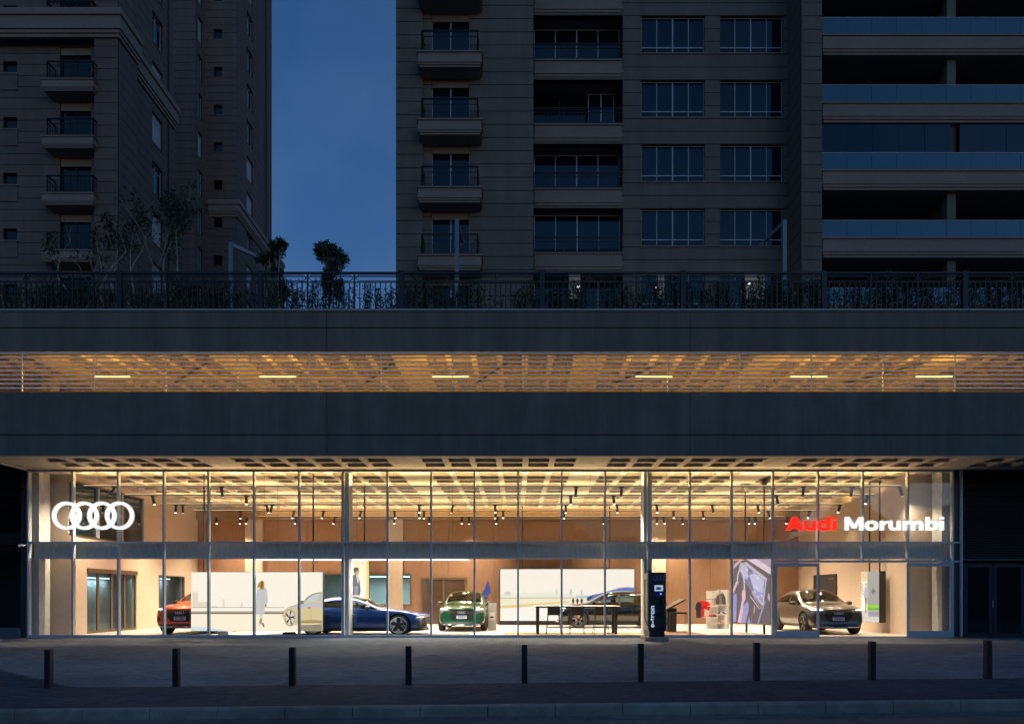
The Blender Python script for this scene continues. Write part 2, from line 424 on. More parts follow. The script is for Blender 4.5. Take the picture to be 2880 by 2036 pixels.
# waffle slab: ribs, coffers and wide beams cast in one piece
def waffle(x0, x1, y0, y1, z, pitch=.855, depth=.5, hole=.665, beam0=-9.6, period=6.03, beam_w=.90, lip=.0, rows=None):
    b = MB(); xs = []
    k = math.floor((x0-beam0)/period)-1
    while True:
        c = beam0+period*k
        if c-beam_w > x1: break
        st = c+beam_w/2; p = (period-beam_w)/6
        for j in range(6): xs.append((st+p*j+(p-hole)/2, st+p*j+(p+hole)/2))
        k += 1
    xs = [q for q in xs if q[0] > x0+.05 and q[1] < x1-.05]
    ys = rows if rows else [(y0+.1+pitch*j+(pitch-hole)/2, y0+.1+pitch*j+(pitch+hole)/2) for j in range(int((y1-y0-.1)/pitch))]
    xe = [x0]+[v for q in xs for v in q]+[x1]; ye = [y0]+[v for q in ys for v in q]+[y1]
    for i in range(len(xe)-1):
        for j in range(len(ye)-1):
            a, c, d, e = xe[i], xe[i+1], ye[j], ye[j+1]
            if i % 2 and j % 2:
                t = .075; zt = z+depth
                lo = [(a,d,z),(c,d,z),(c,e,z),(a,e,z)]; hi = [(a+t,d+t,zt),(c-t,d+t,zt),(c-t,e-t,zt),(a+t,e-t,zt)]
                for q in range(4):
                    w = (q+1) % 4; b.quad([lo[q], lo[w], hi[w], hi[q]])
                b.quad(hi)
            else: b.quad([(a,d,z),(c,d,z),(c,e,z),(a,e,z)])
    return b
ZC = PZ(1322, 0)
XWL, XWR, YBK = -15.8, 14.0, 10.6                       # side walls and back wall of the showroom
XGL, XGR = PX(78, 0), PX(2681, 0)
obj('soffit', waffle(XGL, XR, YP+.35, .05, Z_BOT+.02, rows=[(-2.02, -1.36), (-1.2, -.54)]), M['concrete'], pod, fix=False)
obj('soffit_lip', MB().box(XGL, XR, YP+.001, YP+.36, Z_BOT-.015, Z_BOT+.02), M['concrete'], pod)
obj('soffit_end', MB().box(XGL-.08, XGL, YP+.36, .05, Z_BOT-.01, Z_BOT+.9), M['concrete'], pod)
struct('ceiling', waffle(XWL-1.0, XWR+1.2, .12, YBK+.1, ZC), M['concrete'])
obj('slab', MB().box(XL, XR, YP+.36, YBK+4, ZC+.55, 6.54), M['dark'], pod)

# garage level behind the slats
ZG = 9.32
obj('garage_ceiling', waffle(XL, XR, YP+.4, 14, ZG, depth=.42), M['garage'], pod, fix=False)
obj('garage_floor', MB().box(XL, XR, YP+.36, 14, 6.55, 6.6), M['rib_dark'], pod)
obj('garage_back_wall', MB().box(XL, XR, 14, 14.2, 6.6, ZG), M['rib_dark'], pod)
for px in (129, 1821, 2676):
    y = 1.2; x = PX(px, y); obj('garage_column', MB().box(x-.17, x+.17, y, y+.5, 6.6, ZG-.004), M['garage'], pod)
beams = MB()
for y in (2.9, ): beams.box(XL, XR, y, y+.4, ZG-.42, ZG-.003)
obj('garage_beam', beams, M['rib_dark'], pod)
pipes = MB()
for (pa, pb, y) in ((430, 620, .4), (1000, 1120, .3), (1330, 1430, .5), (1740, 1850, .2), (2420, 2560, .4)):
    pipes.tube((PX(pa, y), 1.8, ZG-.12), (PX(pb, y), -.6, ZG-.12), .035)
each('garage_pipe', pipes, M['black'], pod)
TU = [314, 781, 1267, 1839, 2275, 2627]
for i, px in enumerate(TU):
    y = -.5; x = PX(px, y); z = PZ(1059, y)
    t = thing('garage_tube_light', 'glowing amber fluorescent tube hung in the garage, %s from the left' % ORD[i], 'tube light', (x, y, z), 'tube lights in the garage')
    obj('tube', MB().tube((x-.61, y, z), (x+.61, y, z), .024, n=10), M['amber_tube'], t)
    obj('housing', MB().box(x-.62, x+.62, y-.02, y+.02, z+.03, z+.05), M['slat'], t)
    each('hanger', MB().tube((x-.5, y, z+.05), (x-.5, y, ZG), .006, n=5).tube((x+.5, y, z+.05), (x+.5, y, ZG), .006, n=5), M['black'], t)
    lamp('tube_glow', 'AREA', (x, y, z-.04), 460, (1., .53, .055), t, shape='RECTANGLE', size=1.2, size_y=.1)
    for dx in (-.45, .45): lamp('tube_glow', 'POINT', (x+dx, y-.06, z+.0), 26, (1., .46, .05), t, shadow_soft_size=.05)

# louvre screen across the garage opening
lv = thing('louvre_screen', 'white horizontal slat screen across the amber garage opening', 'louvre', (0, YP+.1, Z_OB))
for k in range(9):
    z = zp(993.7+12.22*k); obj('slat', MB().prism([(YP-.035, z-.033), (YP-.028, z-.039), (YP+.024, z+.029), (YP+.018, z+.035)], 'x', XL, XR), M['slat'], lv)
s0 = obj('upright', MB().box(-.015, .015, -.015, .015, .001, Z_OT-Z_OB-.001), M['alu'], None); s0.parent = lv
for k in range(-3, 19):
    s0c = s0 if k == -3 else dup(s0, lv, (0, 0, 0)); s0c.location = (PX(59+202.3*k, YP), -.05, 0)
obj('bottom_rail', MB().box(XL, XR, YP+.08, YP+.16, Z_OB, Z_OB+.03), M['slat'], lv)

# ------------------------------------------------------------------ curtain wall
MX = [78, 203, 331, 459, 585, 713, 840, 965, 1089, 1212, 1334, 1457, 1580, 1702, 1824, 1941, 2059, 2175, 2302, 2428, 2555, 2681]
mx = [PX(p, 0) for p in MX]
ZT, ZTR = PZ(1321, 0), PZ(1525, 0)
jr = random.Random(77)
def J(): return .064+jr.uniform(-.003, .003)
cw = thing('curtain_wall', 'aluminium and glass shopfront two storeys high below the podium', 'shopfront', (0, 0, 0))
ZD = PZ(1581, 0)
for i, x in enumerate(mx):
    low = 0. if i not in (18, 19, 20) else ZD
    if i == 19: low = ZD
    obj('mullion', MB().box(x-.03, x+.03, 0, .14, low, ZT), M['alu'], cw)
def rail(a, b, z0, z1, y0=.004, y1=.13, nm='transom', m_='alu'): obj(nm, MB().box(a, b, y0, y1, z0, z1), M[m_], cw)
for i in range(21):
    a, b = mx[i]+.03, mx[i+1]-.03
    rail(a, b, ZTR-.03, ZTR+.03); rail(a, b, ZT-.07, ZT)
    if i < 17: rail(a, b, 0, .06)
    rail(a, b, 2.665, 2.695, .06, .12)
    if i >= 17: rail(a, b, ZD, ZD+.07)
    obj('pane', MB().quad([(a, J(), ZTR+.03), (b, J(), ZTR+.03), (b, J(), ZT-.07), (a, J(), ZT-.07)]), M['glass'], cw)
    if i < 17: obj('pane', MB().quad([(a, J(), .06), (b, J(), .06), (b, J(), ZTR-.03), (a, J(), ZTR-.03)]), M['glass'], cw)
    else: obj('pane', MB().quad([(a, J(), ZD+.07), (b, J(), ZD+.07), (b, J(), ZTR-.03), (a, J(), ZTR-.03)]), M['glass'], cw)
obj('sill', MB().box(mx[0]-.03, mx[17]+.03, -.03, .16, -.07, -.001), M['alu'], cw)
obj('threshold', MB().box(mx[17]+.03, mx[21]+.03, -.02, .16, -.07, -.004), M['alu'], cw)
# door leaves: the two outer ones, the middle stands open
def leaf(a, b, y):
    d = thing('sliding_door', '', 'door', ((a+b)/2, y, 0), 'sliding glass doors of the shopfront')
    obj('stile', MB().box(a, a+.075, y, y+.05, 0, ZD-.03), M['alu'], d); obj('stile', MB().box(b-.075, b, y, y+.05, 0, ZD-.03), M['alu'], d)
    obj('rail', MB().box(a+.075, b-.075, y, y+.05, ZD-.14, ZD-.03), M['alu'], d); obj('rail', MB().box(a+.075, b-.075, y, y+.05, 0, .2), M['alu'], d)
    obj('pane', MB().box(a+.075, b-.075, y+.02, y+.028, .2, ZD-.14), M['glass'], d); return d
leaf(mx[17]+.04, mx[18]+.02, -.03)['label'] = 'glass door leaf in grey frame standing before the bronze grey car'
leaf(mx[20]-.06, mx[21]-.04, -.03)['label'] = 'glass door leaf in grey frame at the far end of the shopfront'
# end frame and louvred wall with dark doors
xe0, xe1, xe2 = mx[21]+.03, PX(2705, 0), 24.
obj('end_post', MB().box(xe1-.04, xe1+.04, -.001, .15, 0, ZT), M['alu'], cw)
obj('end_panel', MB().box(xe0, xe1-.04, .08, .1, 0, ZT), M['dark_door'], cw)
for z in (ZTR, ZD+.03): obj('transom', MB().box(xe0, xe1-.04, .02, .12, z-.03, z+.03), M['alu'], cw)
lw = thing('louvre_wall', 'dark horizontal louvre wall above the service doors', 'louvre', (xe1+.05, 0, ZD))
obj('backing', MB().box(xe1+.04, xe2, .13, .2, ZD+.1, ZC), M['dark'], lw)
z = ZD+.16; l0 = None
while z < ZT-.03:
    if l0 is None: l0 = obj('louvre_blade', MB().prism([(.02, ZD+.16), (.10, ZD+.205), (.10, ZD+.225), (.02, ZD+.18)], 'x', xe1+.05, xe2), M['recess'], lw)
    else: dup(l0, lw, (0, 0, z-ZD-.16))
    z += .085
obj('frame', MB().box(xe1+.041, xe2, 0, .12, ZD+.06, ZD+.13), M['dark_door'], lw)
sd = thing('service_door', 'dark glazed double service door under the louvre wall', 'door', (17, .05, 0))
for a, b in ((2718, 2788), (2800, 2878)):
    xa, xb = PX(a, 0), PX(b, 0); zt = PZ(1593, 0)
    obj('leaf_frame', MB().box(xa-.06, xa+.06, .02, .09, -.02, zt+.1).box(xb-.06, xb+.06, .02, .09, -.02, zt+.1).box(xa+.061, xb-.061, .02, .09, zt-.02, zt+.1).box(xa+.061, xb-.061, .02, .09, -.02, .12), M['recess'], sd)
    obj('leaf_pane', MB().box(xa+.061, xb-.061, .05, .06, .12, zt-.02), M['pane_dark'], sd)
obj('handle', MB().tube((PX(2791, 0), -.03, 1.0), (PX(2791, 0), -.03, 1.25), .012), M['alu'], sd)
obj('side_wall', MB().box(PX(2884, 0), xe2, .03, .1, -.02, ZD+.05), M['dark_door'], sd)
obj('door_back', MB().box(xe1+.05, xe2, .205, .25, -.05, ZC+.2), M['dark'], sd)

# drive beside the showroom, dark and set back
rc = thing('drive_recess', 'dark recessed drive with gates beside the showroom corner', 'driveway', (-20, 4, 0))
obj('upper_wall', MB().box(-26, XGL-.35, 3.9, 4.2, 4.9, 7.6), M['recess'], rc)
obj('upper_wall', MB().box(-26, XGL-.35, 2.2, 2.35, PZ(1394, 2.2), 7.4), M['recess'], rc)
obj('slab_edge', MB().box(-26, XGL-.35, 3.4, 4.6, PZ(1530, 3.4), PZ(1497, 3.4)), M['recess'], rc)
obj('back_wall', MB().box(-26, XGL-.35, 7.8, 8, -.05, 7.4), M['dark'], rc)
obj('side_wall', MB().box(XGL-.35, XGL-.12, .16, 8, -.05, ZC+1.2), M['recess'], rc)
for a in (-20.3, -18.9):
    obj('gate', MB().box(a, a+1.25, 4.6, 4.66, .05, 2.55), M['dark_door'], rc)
    gb = MB()
    for q in range(5): gb.box(a+.04+q*.28, a+.08+q*.28, 4.55, 4.6, .08, 2.5)
    each('gate_bar', gb, M['recess'], rc)
cm = thing('security_camera', 'small white security camera on the shopfront corner post', 'camera', (PX(70, 0), -.1, PZ(1535, 0)))
cx, cz = PX(70, 0), PZ(1535, 0)
obj('housing', MB().tube((cx-.11, -.16, cz-.02), (cx+.01, -.1, cz+.02), .045, n=12), M['white'], cm)
obj('bracket', MB().tube((cx, -.09, cz), (cx+.06, 0, cz+.05), .018, n=8), M['white'], cm)

# ------------------------------------------------------------------ showroom shell
struct('floor', MB().box(XGL-.1, XGR+1.3, .17, YBK+2, -.12, 0), M['floor'])
# back wall in bays of brown panelling between tan columns
bw = struct('wall_back', MB().box(XWL-.5, XWR+.5, YBK+.12, YBK+.3, 2.45, ZC+.5).box(PX(1153, YBK), XWR+.5, YBK+.12, YBK+.3, 0, 2.45)
            .box(XWL-.5, PX(905, YBK), YBK+.12, YBK+.3, 0, 2.45).box(PX(905, YBK), PX(1153, YBK), YBK+.12, YBK+.3, 0, .98), M['wall_tan'])
ZBM = PZ(1462, YBK)
x = PX(541, YBK); k = 0
edges = [PX(p, YBK) for p in (541, 691)]+[PX(p, YBK) for p in (739, 862)]+[PX(862, YBK)+.012, PX(1093, YBK)]+[PX(p, YBK) for p in (1134, 1260)]+[PX(1260, YBK)+.012, PX(1390, YBK)]+[PX(1390, YBK)+.012, PX(1610, YBK)]+[PX(1610, YBK)+.012, PX(1833, YBK)]+[PX(1871, YBK), PX(1998, YBK)]+[PX(1998, YBK)+.012, PX(2130, YBK)]+[PX(2130, YBK)+.012, PX(2262, YBK)]
wa, wb_ = PX(905, YBK), PX(1153, YBK)
for a, b in zip(edges[::2], edges[1::2]):
    if b <= wa or a >= wb_: obj('wood_panel', MB().box(a, b, YBK+.06, YBK+.12, 0, ZBM), M['wood'], bw)
    else:
        obj('wood_panel', MB().box(a, b, YBK+.06, YBK+.12, 2.45, ZBM), M['wood'], bw); obj('wood_panel', MB().box(a, b, YBK+.06, YBK+.12, 0, .98), M['wood'], bw)
        if a < wa: obj('wood_panel', MB().box(a, wa, YBK+.06, YBK+.12, .98, 2.45), M['wood'], bw)
        if b > wb_: obj('wood_panel', MB().box(wb_, b, YBK+.06, YBK+.12, .98, 2.45), M['wood'], bw)
obj('header_beam', MB().box(XWL, XWR, YBK-.12, YBK+.119, ZBM+.004, ZC+.3), M['wood_light'], bw)
for p in (715, 1113, 1852):
    w = 24 if p == 715 else 20
    obj('column', MB().box(PX(p-w, YBK), PX(p+w, YBK), YBK-.1, YBK+.119, 0, ZBM), M['wall_tan'], bw)
# workshop behind the inner window, lit by cool tubes
M['teal'] = mat('workshop_wall', (.55, .60, .58), .8, var=.1)
ws = struct('workshop_walls', MB().box(wa-1, wb_+1, YBK+3.2, YBK+3.3, 0, 3).box(wa-1.1, wa-1, YBK+.31, YBK+3.3, 0, 3).box(wb_+1, wb_+1.1, YBK+.31, YBK+3.3, 0, 3)
            .box(wa-1, wb_+1, YBK+.31, YBK+3.2, 2.95, 3.05), M['teal'])
tl = thing('workshop_tube_light', 'cool white tube light in the workshop behind the inner window', 'tube light', (PX(1080, YBK), YBK+1.3, 2.45))
tx, ty, tz = PX(1090, YBK+1.3), YBK+1.3, 2.38
obj('tube', MB().tube((tx-1.6, ty, tz), (tx+1.2, ty, tz), .03), M['cool_tube'], tl)
lamp('tube_glow', 'AREA', (tx, ty, tz-.05), 150, (.75, .95, 1.), tl, shape='RECTANGLE', size=2.8, size_y=.1)
iw = thing('inner_window', 'inner window to the teal lit workshop behind the blue car', 'window', (wa, YBK, .98))
obj('frame', MB().box(wa-.05, wb_+.05, YBK-.02, YBK+.059, .92, .98).box(wa-.05, wb_+.05, YBK-.02, YBK+.059, 2.45, 2.51).box(wb_, wb_+.05, YBK-.02, YBK+.059, .981, 2.449).box(wa-.05, wa, YBK-.02, YBK+.059, .981, 2.449), M['bronze'], iw)
obj('pane', MB().box(wa, wb_, YBK+.02, YBK+.028, .98, 2.45), M['inner_glass'], iw)
# glazed doors in the back wall, next to the green car
gd = thing('inner_glass_door', 'dark glazed double door in the brown back wall above the green car', 'door', (PX(1245, YBK), YBK, 0))
a, b = PX(1183, YBK), PX(1312, YBK)
obj('door_frame', MB().box(a, a+.09, YBK, YBK+.059, 0, 2.3).box(b-.09, b, YBK, YBK+.059, 0, 2.3).box(a+.091, b-.091, YBK, YBK+.059, 2.2, 2.3).box((a+b)/2-.04, (a+b)/2+.04, YBK, YBK+.059, 0, 2.199), M['bronze'], gd)
for u, v in ((a+.09, (a+b)/2-.04), ((a+b)/2+.04, b-.09)): obj('pane', MB().box(u, v, YBK+.02, YBK+.04, .02, 2.2), M['smoked_glass'], gd)
# left wall with sliding doors and high window band, looking into a dim side room
YL0, YL1 = .95, YBK+.1
wlm = MB(); DY0, DY1, DZ = 1.75, 5.1, 2.42; WY0, WY1, WZ0, WZ1 = 1.0, 5.7, 3.58, 5.45; W2Y0, W2Y1, W2Z0, W2Z1 = 6.9, 9.3, .1, 2.32
def sidewall(mb, x0, x1, holes, y0, y1, z0, z1):
    ysx = sorted({y0, y1, *[h[0] for h in holes], *[h[1] for h in holes]}); 
    for ya, yb in zip(ysx[:-1], ysx[1:]):
        cuts = sorted([(h[2], h[3]) for h in holes if h[0] <= ya+1e-6 and h[1] >= yb-1e-6]); z = z0
        for c in cuts+[(z1, z1)]:
            if c[0]-z > .01: mb.box(x0, x1, ya, yb, z, c[0])
            z = max(z, c[1])
    return mb
struct('wall_left', sidewall(MB(), XWL-.2, XWL, [(DY0, DY1, 0, DZ), (WY0, WY1, WZ0, WZ1), (W2Y0, W2Y1, W2Z0, W2Z1)], 1.0, YL1, 0, ZC+.4), M['wall_tan'])
struct('wall_right', MB().box(XWR, XWR+.2, 1.0, YL1, 0, ZC+.4), M['wall_tan'])
M['side_room'] = mat('side_room_wall', (.24, .28, .29), .8, var=.1)
struct('side_room_walls', MB().box(XWL-1.06, XWL-1.02, 1.12, YL1, 0, 5.9).box(XWL-1.02, XWL-.2, YL1-.1, YL1, 0, 5.9).box(XWL-1.02, XWL-.21, 1.12, 1.2, 0, 5.9).box(XWL-1.02, XWL-.21, 1.21, YL1-.11, 2.9, 3.1), M['side_room'])
hb = thing('high_window_band', 'high interior window band in the side wall behind the ring sign', 'window', (XWL, 3, WZ0))
fr = MB().box(XWL-.12, XWL+.03, WY0, WY1, WZ0-.05, WZ0).box(XWL-.12, XWL+.03, WY0, WY1, WZ1, WZ1+.06)
obj('frame', fr, M['bronze'], hb)
ps = [WY0, 2.5, 4.1, WY1]
for a, b in zip(ps[:-1], ps[1:]): obj('pane', MB().box(XWL-.08, XWL-.07, a, b-.08, WZ0, WZ1), M['pane_dark'], hb)
for a in ps[1:]: obj('mullion', MB().box(XWL-.1, XWL+.02, a-.08, a, WZ0, WZ1), M['alu'], hb)
sl = thing('inner_sliding_door', 'bronze framed automatic glass doors in the tan side wall', 'door', (XWL, 3.4, 0))
obj('header', MB().box(XWL-.1, XWL+.05, DY0, DY1, DZ-.16, DZ), M['bronze'], sl)
yy = [DY0, DY0+.75, DY0+1.65, DY0+2.55, DY1]
for a, b in zip(yy[:-1], yy[1:]):
    lf = MB().box(XWL-.08, XWL-.03, a, a+.06, 0, DZ-.16).box(XWL-.08, XWL-.03, b-.06, b-.004, 0, DZ-.16).box(XWL-.08, XWL-.03, a+.06, b-.06, 0, .1)
    o = obj('leaf', lf, M['bronze'], sl); obj('pane', MB().box(XWL-.06, XWL-.055, a+.06, b-.06, .1, DZ-.16), M['inner_glass'], o)
si = thing('side_window', 'dark inner window in the side wall behind the red car', 'window', (XWL, 8, W2Z0))
obj('frame', MB().box(XWL-.1, XWL+.01, W2Y0, W2Y1, W2Z1-.05, W2Z1).box(XWL-.1, XWL+.01, W2Y0, W2Y0+.05, W2Z0, W2Z1-.051).box(XWL-.1, XWL+.01, W2Y1-.05, W2Y1, W2Z0, W2Z1-.051), M['bronze'], si)
obj('pane', MB().box(XWL-.06, XWL-.055, W2Y0+.05, W2Y1-.05, W2Z0, W2Z1-.05), M['inner_glass'], si)
for nm, y0, y1, z in (('first', 2.2, 4.6, 2.1), ('second', 6.6, 9.6, 2.2)):
    t = thing('side_room_tube_light', 'cool tube light in the side room seen through the %s' % ('automatic doors' if nm == 'first' else 'window behind the red car'), 'tube light', (XWL-2, y0, z))
    obj('tube', MB().tube((XWL-.85, y0, z), (XWL-.85, y1, z), .025), M['cool_tube'], t)
    lamp('tube_glow', 'AREA', (XWL-.85, (y0+y1)/2, z-.05), 40, (.75, .93, 1.), t, shape='RECTANGLE', size=.1, size_y=y1-y0)
# concrete columns and beam just behind the glass
struct('beam', MB().box(XGL+.03, XGR+.02, .26, .6, 2.71, 3.24), M['board_concrete'])
for nm, a, b in (('a', 81, 110), ('b', 960, 981), ('c', 1811, 1833), ('d', 2649, 2680)):
    struct('column_%s' % {'a': 'west', 'b': 'middle', 'c': 'inner', 'd': 'east'}[nm], MB().box(PX(a, .27), PX(b, .27), .265, .84, 0, 2.709).box(PX(a, .27), PX(b, .27), .265, .84, 3.241, ZC+.2), M['board_concrete'])
struct('return_wall_left', MB().box(XGL-.1, XGL-.02, .16, 2, 0, ZC+.3), M['wall_tan'])
struct('return_wall_right', MB().box(XGR+.05, XGR+.12, .16, 2, 0, ZC+.3), M['wall_tan'])
struct('end_wall_left', MB().box(XGL-.02, XWL-.2, 1.0, 1.1, 0, ZC+.3), M['wall_tan'])
struct('end_wall_right', MB().box(XWR+.2, XGR+.05, 1.0, 1.1, 0, ZC+.3), M['wall_tan'])

# ------------------------------------------------------------------ ceiling tracks and spotlights
ZK = 5.25
TY = [.36, 2.77, 5.46, 7.6, 10.0]
TX = [(-15.2, 13.5), (-15.0, 13.7), (-15.0, 13.8), (-14.6, 13.6), (-12.5, 13.0)]
tracks = []
for i, (y, (a, b)) in enumerate(zip(TY, TX)):
    y += .25 if i == 0 else 0
    TY[i] = y
    t = thing('ceiling_track', 'long black lighting track under the waffle ceiling, %s from the glass' % ORD[i], 'light track', (0, y, ZK), 'lighting tracks')
    obj('channel', MB().box(a, b, y-.025, y+.025, ZK-.02, ZK+.02), M['black'], t)
    obj('uplight_strip', MB().box(a, b, y-.018, y+.018, ZK+.021, ZK+.028), emit('uplight', (1., .74, .36), 3.), t)
    lamp('uplight', 'AREA', (a/2+b/2, y, ZK+.05), (640 if i == 0 else 340), (1., .66, .27), t, shape='RECTANGLE', size=b-a, size_y=.06, rot=(R(203 if i == 0 else 180), 0, 0))
    hg = MB()
    for q in range(9):
        x = a+.5+(b-a-1)*q/8; hg.tube((x, y, ZK+.03), (x, y, ZC), .005, n=5)
    each('hanger', hg, M['black'], t)
SPOT = {0: [322, 623, 1620, 1748, 2260, 2396, 2531], 1: [429, 693, 1605, 1725, 2184, 2439], 2: [495, 514, 750, 765, 1179, 1274, 1392, 1591, 1736, 1847, 2003, 2131, 2362],
        3: [676, 827, 910, 1015, 1109, 1177, 1192, 1396, 1415, 1586, 1894, 1977, 2160, 2277], 4: [608, 676, 694, 834, 942, 1110, 1208, 1299, 1319, 1399, 1697, 1847, 1865, 1919, 2106, 2125, 2216]}
rs = random.Random(11); first = {}
for k, lst in SPOT.items():
    for j, px in enumerate(lst):
        y = TY[k]; x = PX(px, y)
        t = thing('track_spotlight', 'black cylinder spotlight, %s from the left on the %s track from the glass' % (ORD[j], ORD[k]), 'spotlight', (x, y, ZK-.02), 'spotlights on the ceiling tracks')
        ax, ay = rs.choice([(-.25, .05), (.22, .05), (0, .12), (0, -.12), (.08, -.25)] if k < 3 else [(-.2, -.25), (.2, -.25), (0, -.2), (0, -.35), (.05, -.12)]); key = (round(ax, 2), round(ay, 2))
        near = x > 12.6
        if near: ax, ay = -.35, -.2
        if k == 0: ax, ay = .0, .3
        if k == 0 and j in (0, 6): near, ax, ay = False, (.35 if j else -.6), .1
        key = (round(ax, 2), round(ay, 2)); d = Vector((ax, ay, -1)).normalized(); p0 = Vector((0, 0, -.045)); p1 = p0+d*.30
        if key not in first:
            a1 = obj('adapter', MB().box(-.09, .09, -.018, .018, -.03, -.002), M['black'], None)
            a2 = obj('housing', MB().tube(p0-d*.01, p1, .052, n=14), M['black'], None)
            a3 = obj('lens', MB().tube(p1, p1+d*.004, .04, n=14), M['spot_glow'], None)
            first[key] = (a1, a2, a3)
            for o in first[key]: o.parent = t
        else:
            for o in first[key]: c = o.copy(); COL.objects.link(c); c.parent = t
        L_ = lamp('spot_beam', 'SPOT', (x+p1.x+d.x*.03, y+p1.y+d.y*.03, ZK-.02+p1.z+d.z*.03), 180 if near else (200 if k == 0 and j == 6 else 950 if k == 0 else 740), (1., .80, .56), t, spot_size=R(115), spot_blend=1.0, shadow_soft_size=.04)
        L_.rotation_euler = d.to_track_quat('-Z', 'Y').to_euler()
# black hanging rods of the screens
def rod(px, Y, z0, z1, cone=False):
    x = PX(px, Y); b = MB().tube((x, Y, z0), (x, Y, z1), .028, n=8)
    if cone: b.tube((x, Y, z1-.22), (x, Y, z1), .06, .19, n=14)
    return b
# ------------------------------------------------------------------ towers
def free_intervals(u0, u1, z, ops):
    cuts = sorted([(o[0], o[1]) for o in ops if o[2] < z < o[3]]); r = []; u = u0
    for a, b in cuts:
        if a > u+.02: r.append((u, min(a, u1)))
        u = max(u, b)
    if u < u1-.02: r.append((u, u1))
    return r
def grooved(root, axis, pos, u0, u1, z0, z1, ops=(), pitch=.612, zoff=0., m=None, thick=.3, side=1, gap=.03):
    """wall of rendered bands with recessed grooves; axis 'y': faces -Y at y=pos, u is x; axis 'x': faces side*X at x=pos, u is y"""
    ops = [o for o in ops if o[1] > u0 and o[0] < u1]
    def bx(mb, a, b, c, d, f0, f1):
        if axis == 'y': mb.box(a, b, pos+f0, pos+f1, c, d)
        else: mb.box(pos-side*f0, pos-side*f1, a, b, c, d)
    zs = [z0]; k = math.ceil((z0-zoff)/pitch+1e-6)
    while zoff+k*pitch < z1-.02: zs.append(zoff+k*pitch); k += 1
    zs.append(z1)
    for a, b in zip(zs[:-1], zs[1:]):
        ga, gb = (gap/2 if a > z0 else 0), (gap/2 if b < z1 else 0)
        cz = sorted({a+ga, b-gb, *[o[2] for o in ops if a+ga < o[2] < b-gb], *[o[3] for o in ops if a+ga < o[3] < b-gb]})
        runs = []
        for c, d in zip(cz[:-1], cz[1:]):
            for iv in free_intervals(u0, u1, (c+d)/2, ops):
                for r in runs:
                    if r[0] == iv and abs(r[2]-c) < 1e-6: r[2] = d; break
                else: runs.append([iv, c, d])
        for iv, c, d in runs:
            if d-c < .02: continue
            q = MB(); bx(q, iv[0], iv[1], c, d, 0, .05); obj('wall_band', q, m, root)
    q = MB(); cz = sorted({z0, z1, *[o[2] for o in ops if z0 < o[2] < z1], *[o[3] for o in ops if z0 < o[3] < z1]})
    for c, d in zip(cz[:-1], cz[1:]):
        for iv in free_intervals(u0, u1, (c+d)/2, ops): bx(q, iv[0]+.004, iv[1]-.004, c, d, .045, thick)
    obj('wall_core', q, M['groove'], root)
def window(root, x0, x1, y, z0, z1, n=4, low=.0, m='white_alu', pane='pane_dark', depth=.06):
    fr = MB(); t = .035
    fr.box(x0, x1, y, y+depth, z0, z0+t).box(x0, x1, y, y+depth, z1-t, z1).box(x0, x0+t, y, y+depth, z0+t, z1-t).box(x1-t, x1, y, y+depth, z0+t, z1-t)
    if low: fr.box(x0+t, x1-t, y+.002, y+depth, z0+low-.025, z0+low+.025)
    w = obj('window', fr, M[m], root); p = (x1-x0)/n
    for i in range(1, n):
        wd = .028 if i == n/2 else .016
        obj('mullion', MB().box(x0+p*i-wd, x0+p*i+wd, y+.004, y+depth, z0+t, z1-t), M[m], w)
    for i in range(n):
        for c, d in (((z0+t, z0+low-.025), (z0+low+.025, z1-t)) if low else ((z0+t, z1-t),)):
            jit = random.uniform(-.004, .004)
            obj('pane', MB().quad([(x0+p*i+.02, y+.03+jit, c), (x0+p*(i+1)-.02, y+.03-jit, c), (x0+p*(i+1)-.02, y+.034-jit, d), (x0+p*i+.02, y+.034+jit, d)]), M[pane], w, fix=False)
    return w
def railing(root, x0, x1, y, z, h, sp=.13, side_depth=0, sides=(True, True)):
    """iron balcony railing with a band of long panels on top"""
    b = MB(); 
    def run(p, q):
        p, q = Vector(p), Vector(q); L = (q-p).length; d = (q-p).normalized()
        for hz, r in ((h, .032), (h-.06, .014), (h*.72, .02), (.06, .02)):
            b.tube(p+Vector((0, 0, hz)), q+Vector((0, 0, hz)), r, n=4)
        k = max(1, round(L/sp))
        for i in range(k+1):
            s = p+d*(L*i/k); b.tube(s+Vector((0, 0, .06)), s+Vector((0, 0, h*.72)), .014, n=4)
        k2 = max(1, round(L/1.3))
        for i in range(k2+1):
            s = p+d*(L*i/k2); b.tube(s, s+Vector((0, 0, h)), .028, n=4)
    run((x0, y, z), (x1, y, z))
    if side_depth:
        if sides[0]: run((x0, y, z), (x0, y+side_depth, z))
        if sides[1]: run((x1, y, z), (x1, y+side_depth, z))
    return obj('railing', b, M['fence'], root)
def moulded_slab(root, x0, x1, y0, y1, ztop, th, m, steps=4, out=.16, nm='balcony_slab'):
    b = MB(); b.box(x0, x1, y0, y1, ztop-.07, ztop); z = ztop-.07
    hs = [th*.52]+[(th*.48-.07)/3]*3; ins = [.06, .03, .07, .12]
    for h_, i_ in zip(hs, ins):
        b.box(x0+i_, x1-i_, y0+i_, y1-.002, z-h_, z-.0); z -= h_
    return obj(nm, b, M[m], root)

FH = 3.06
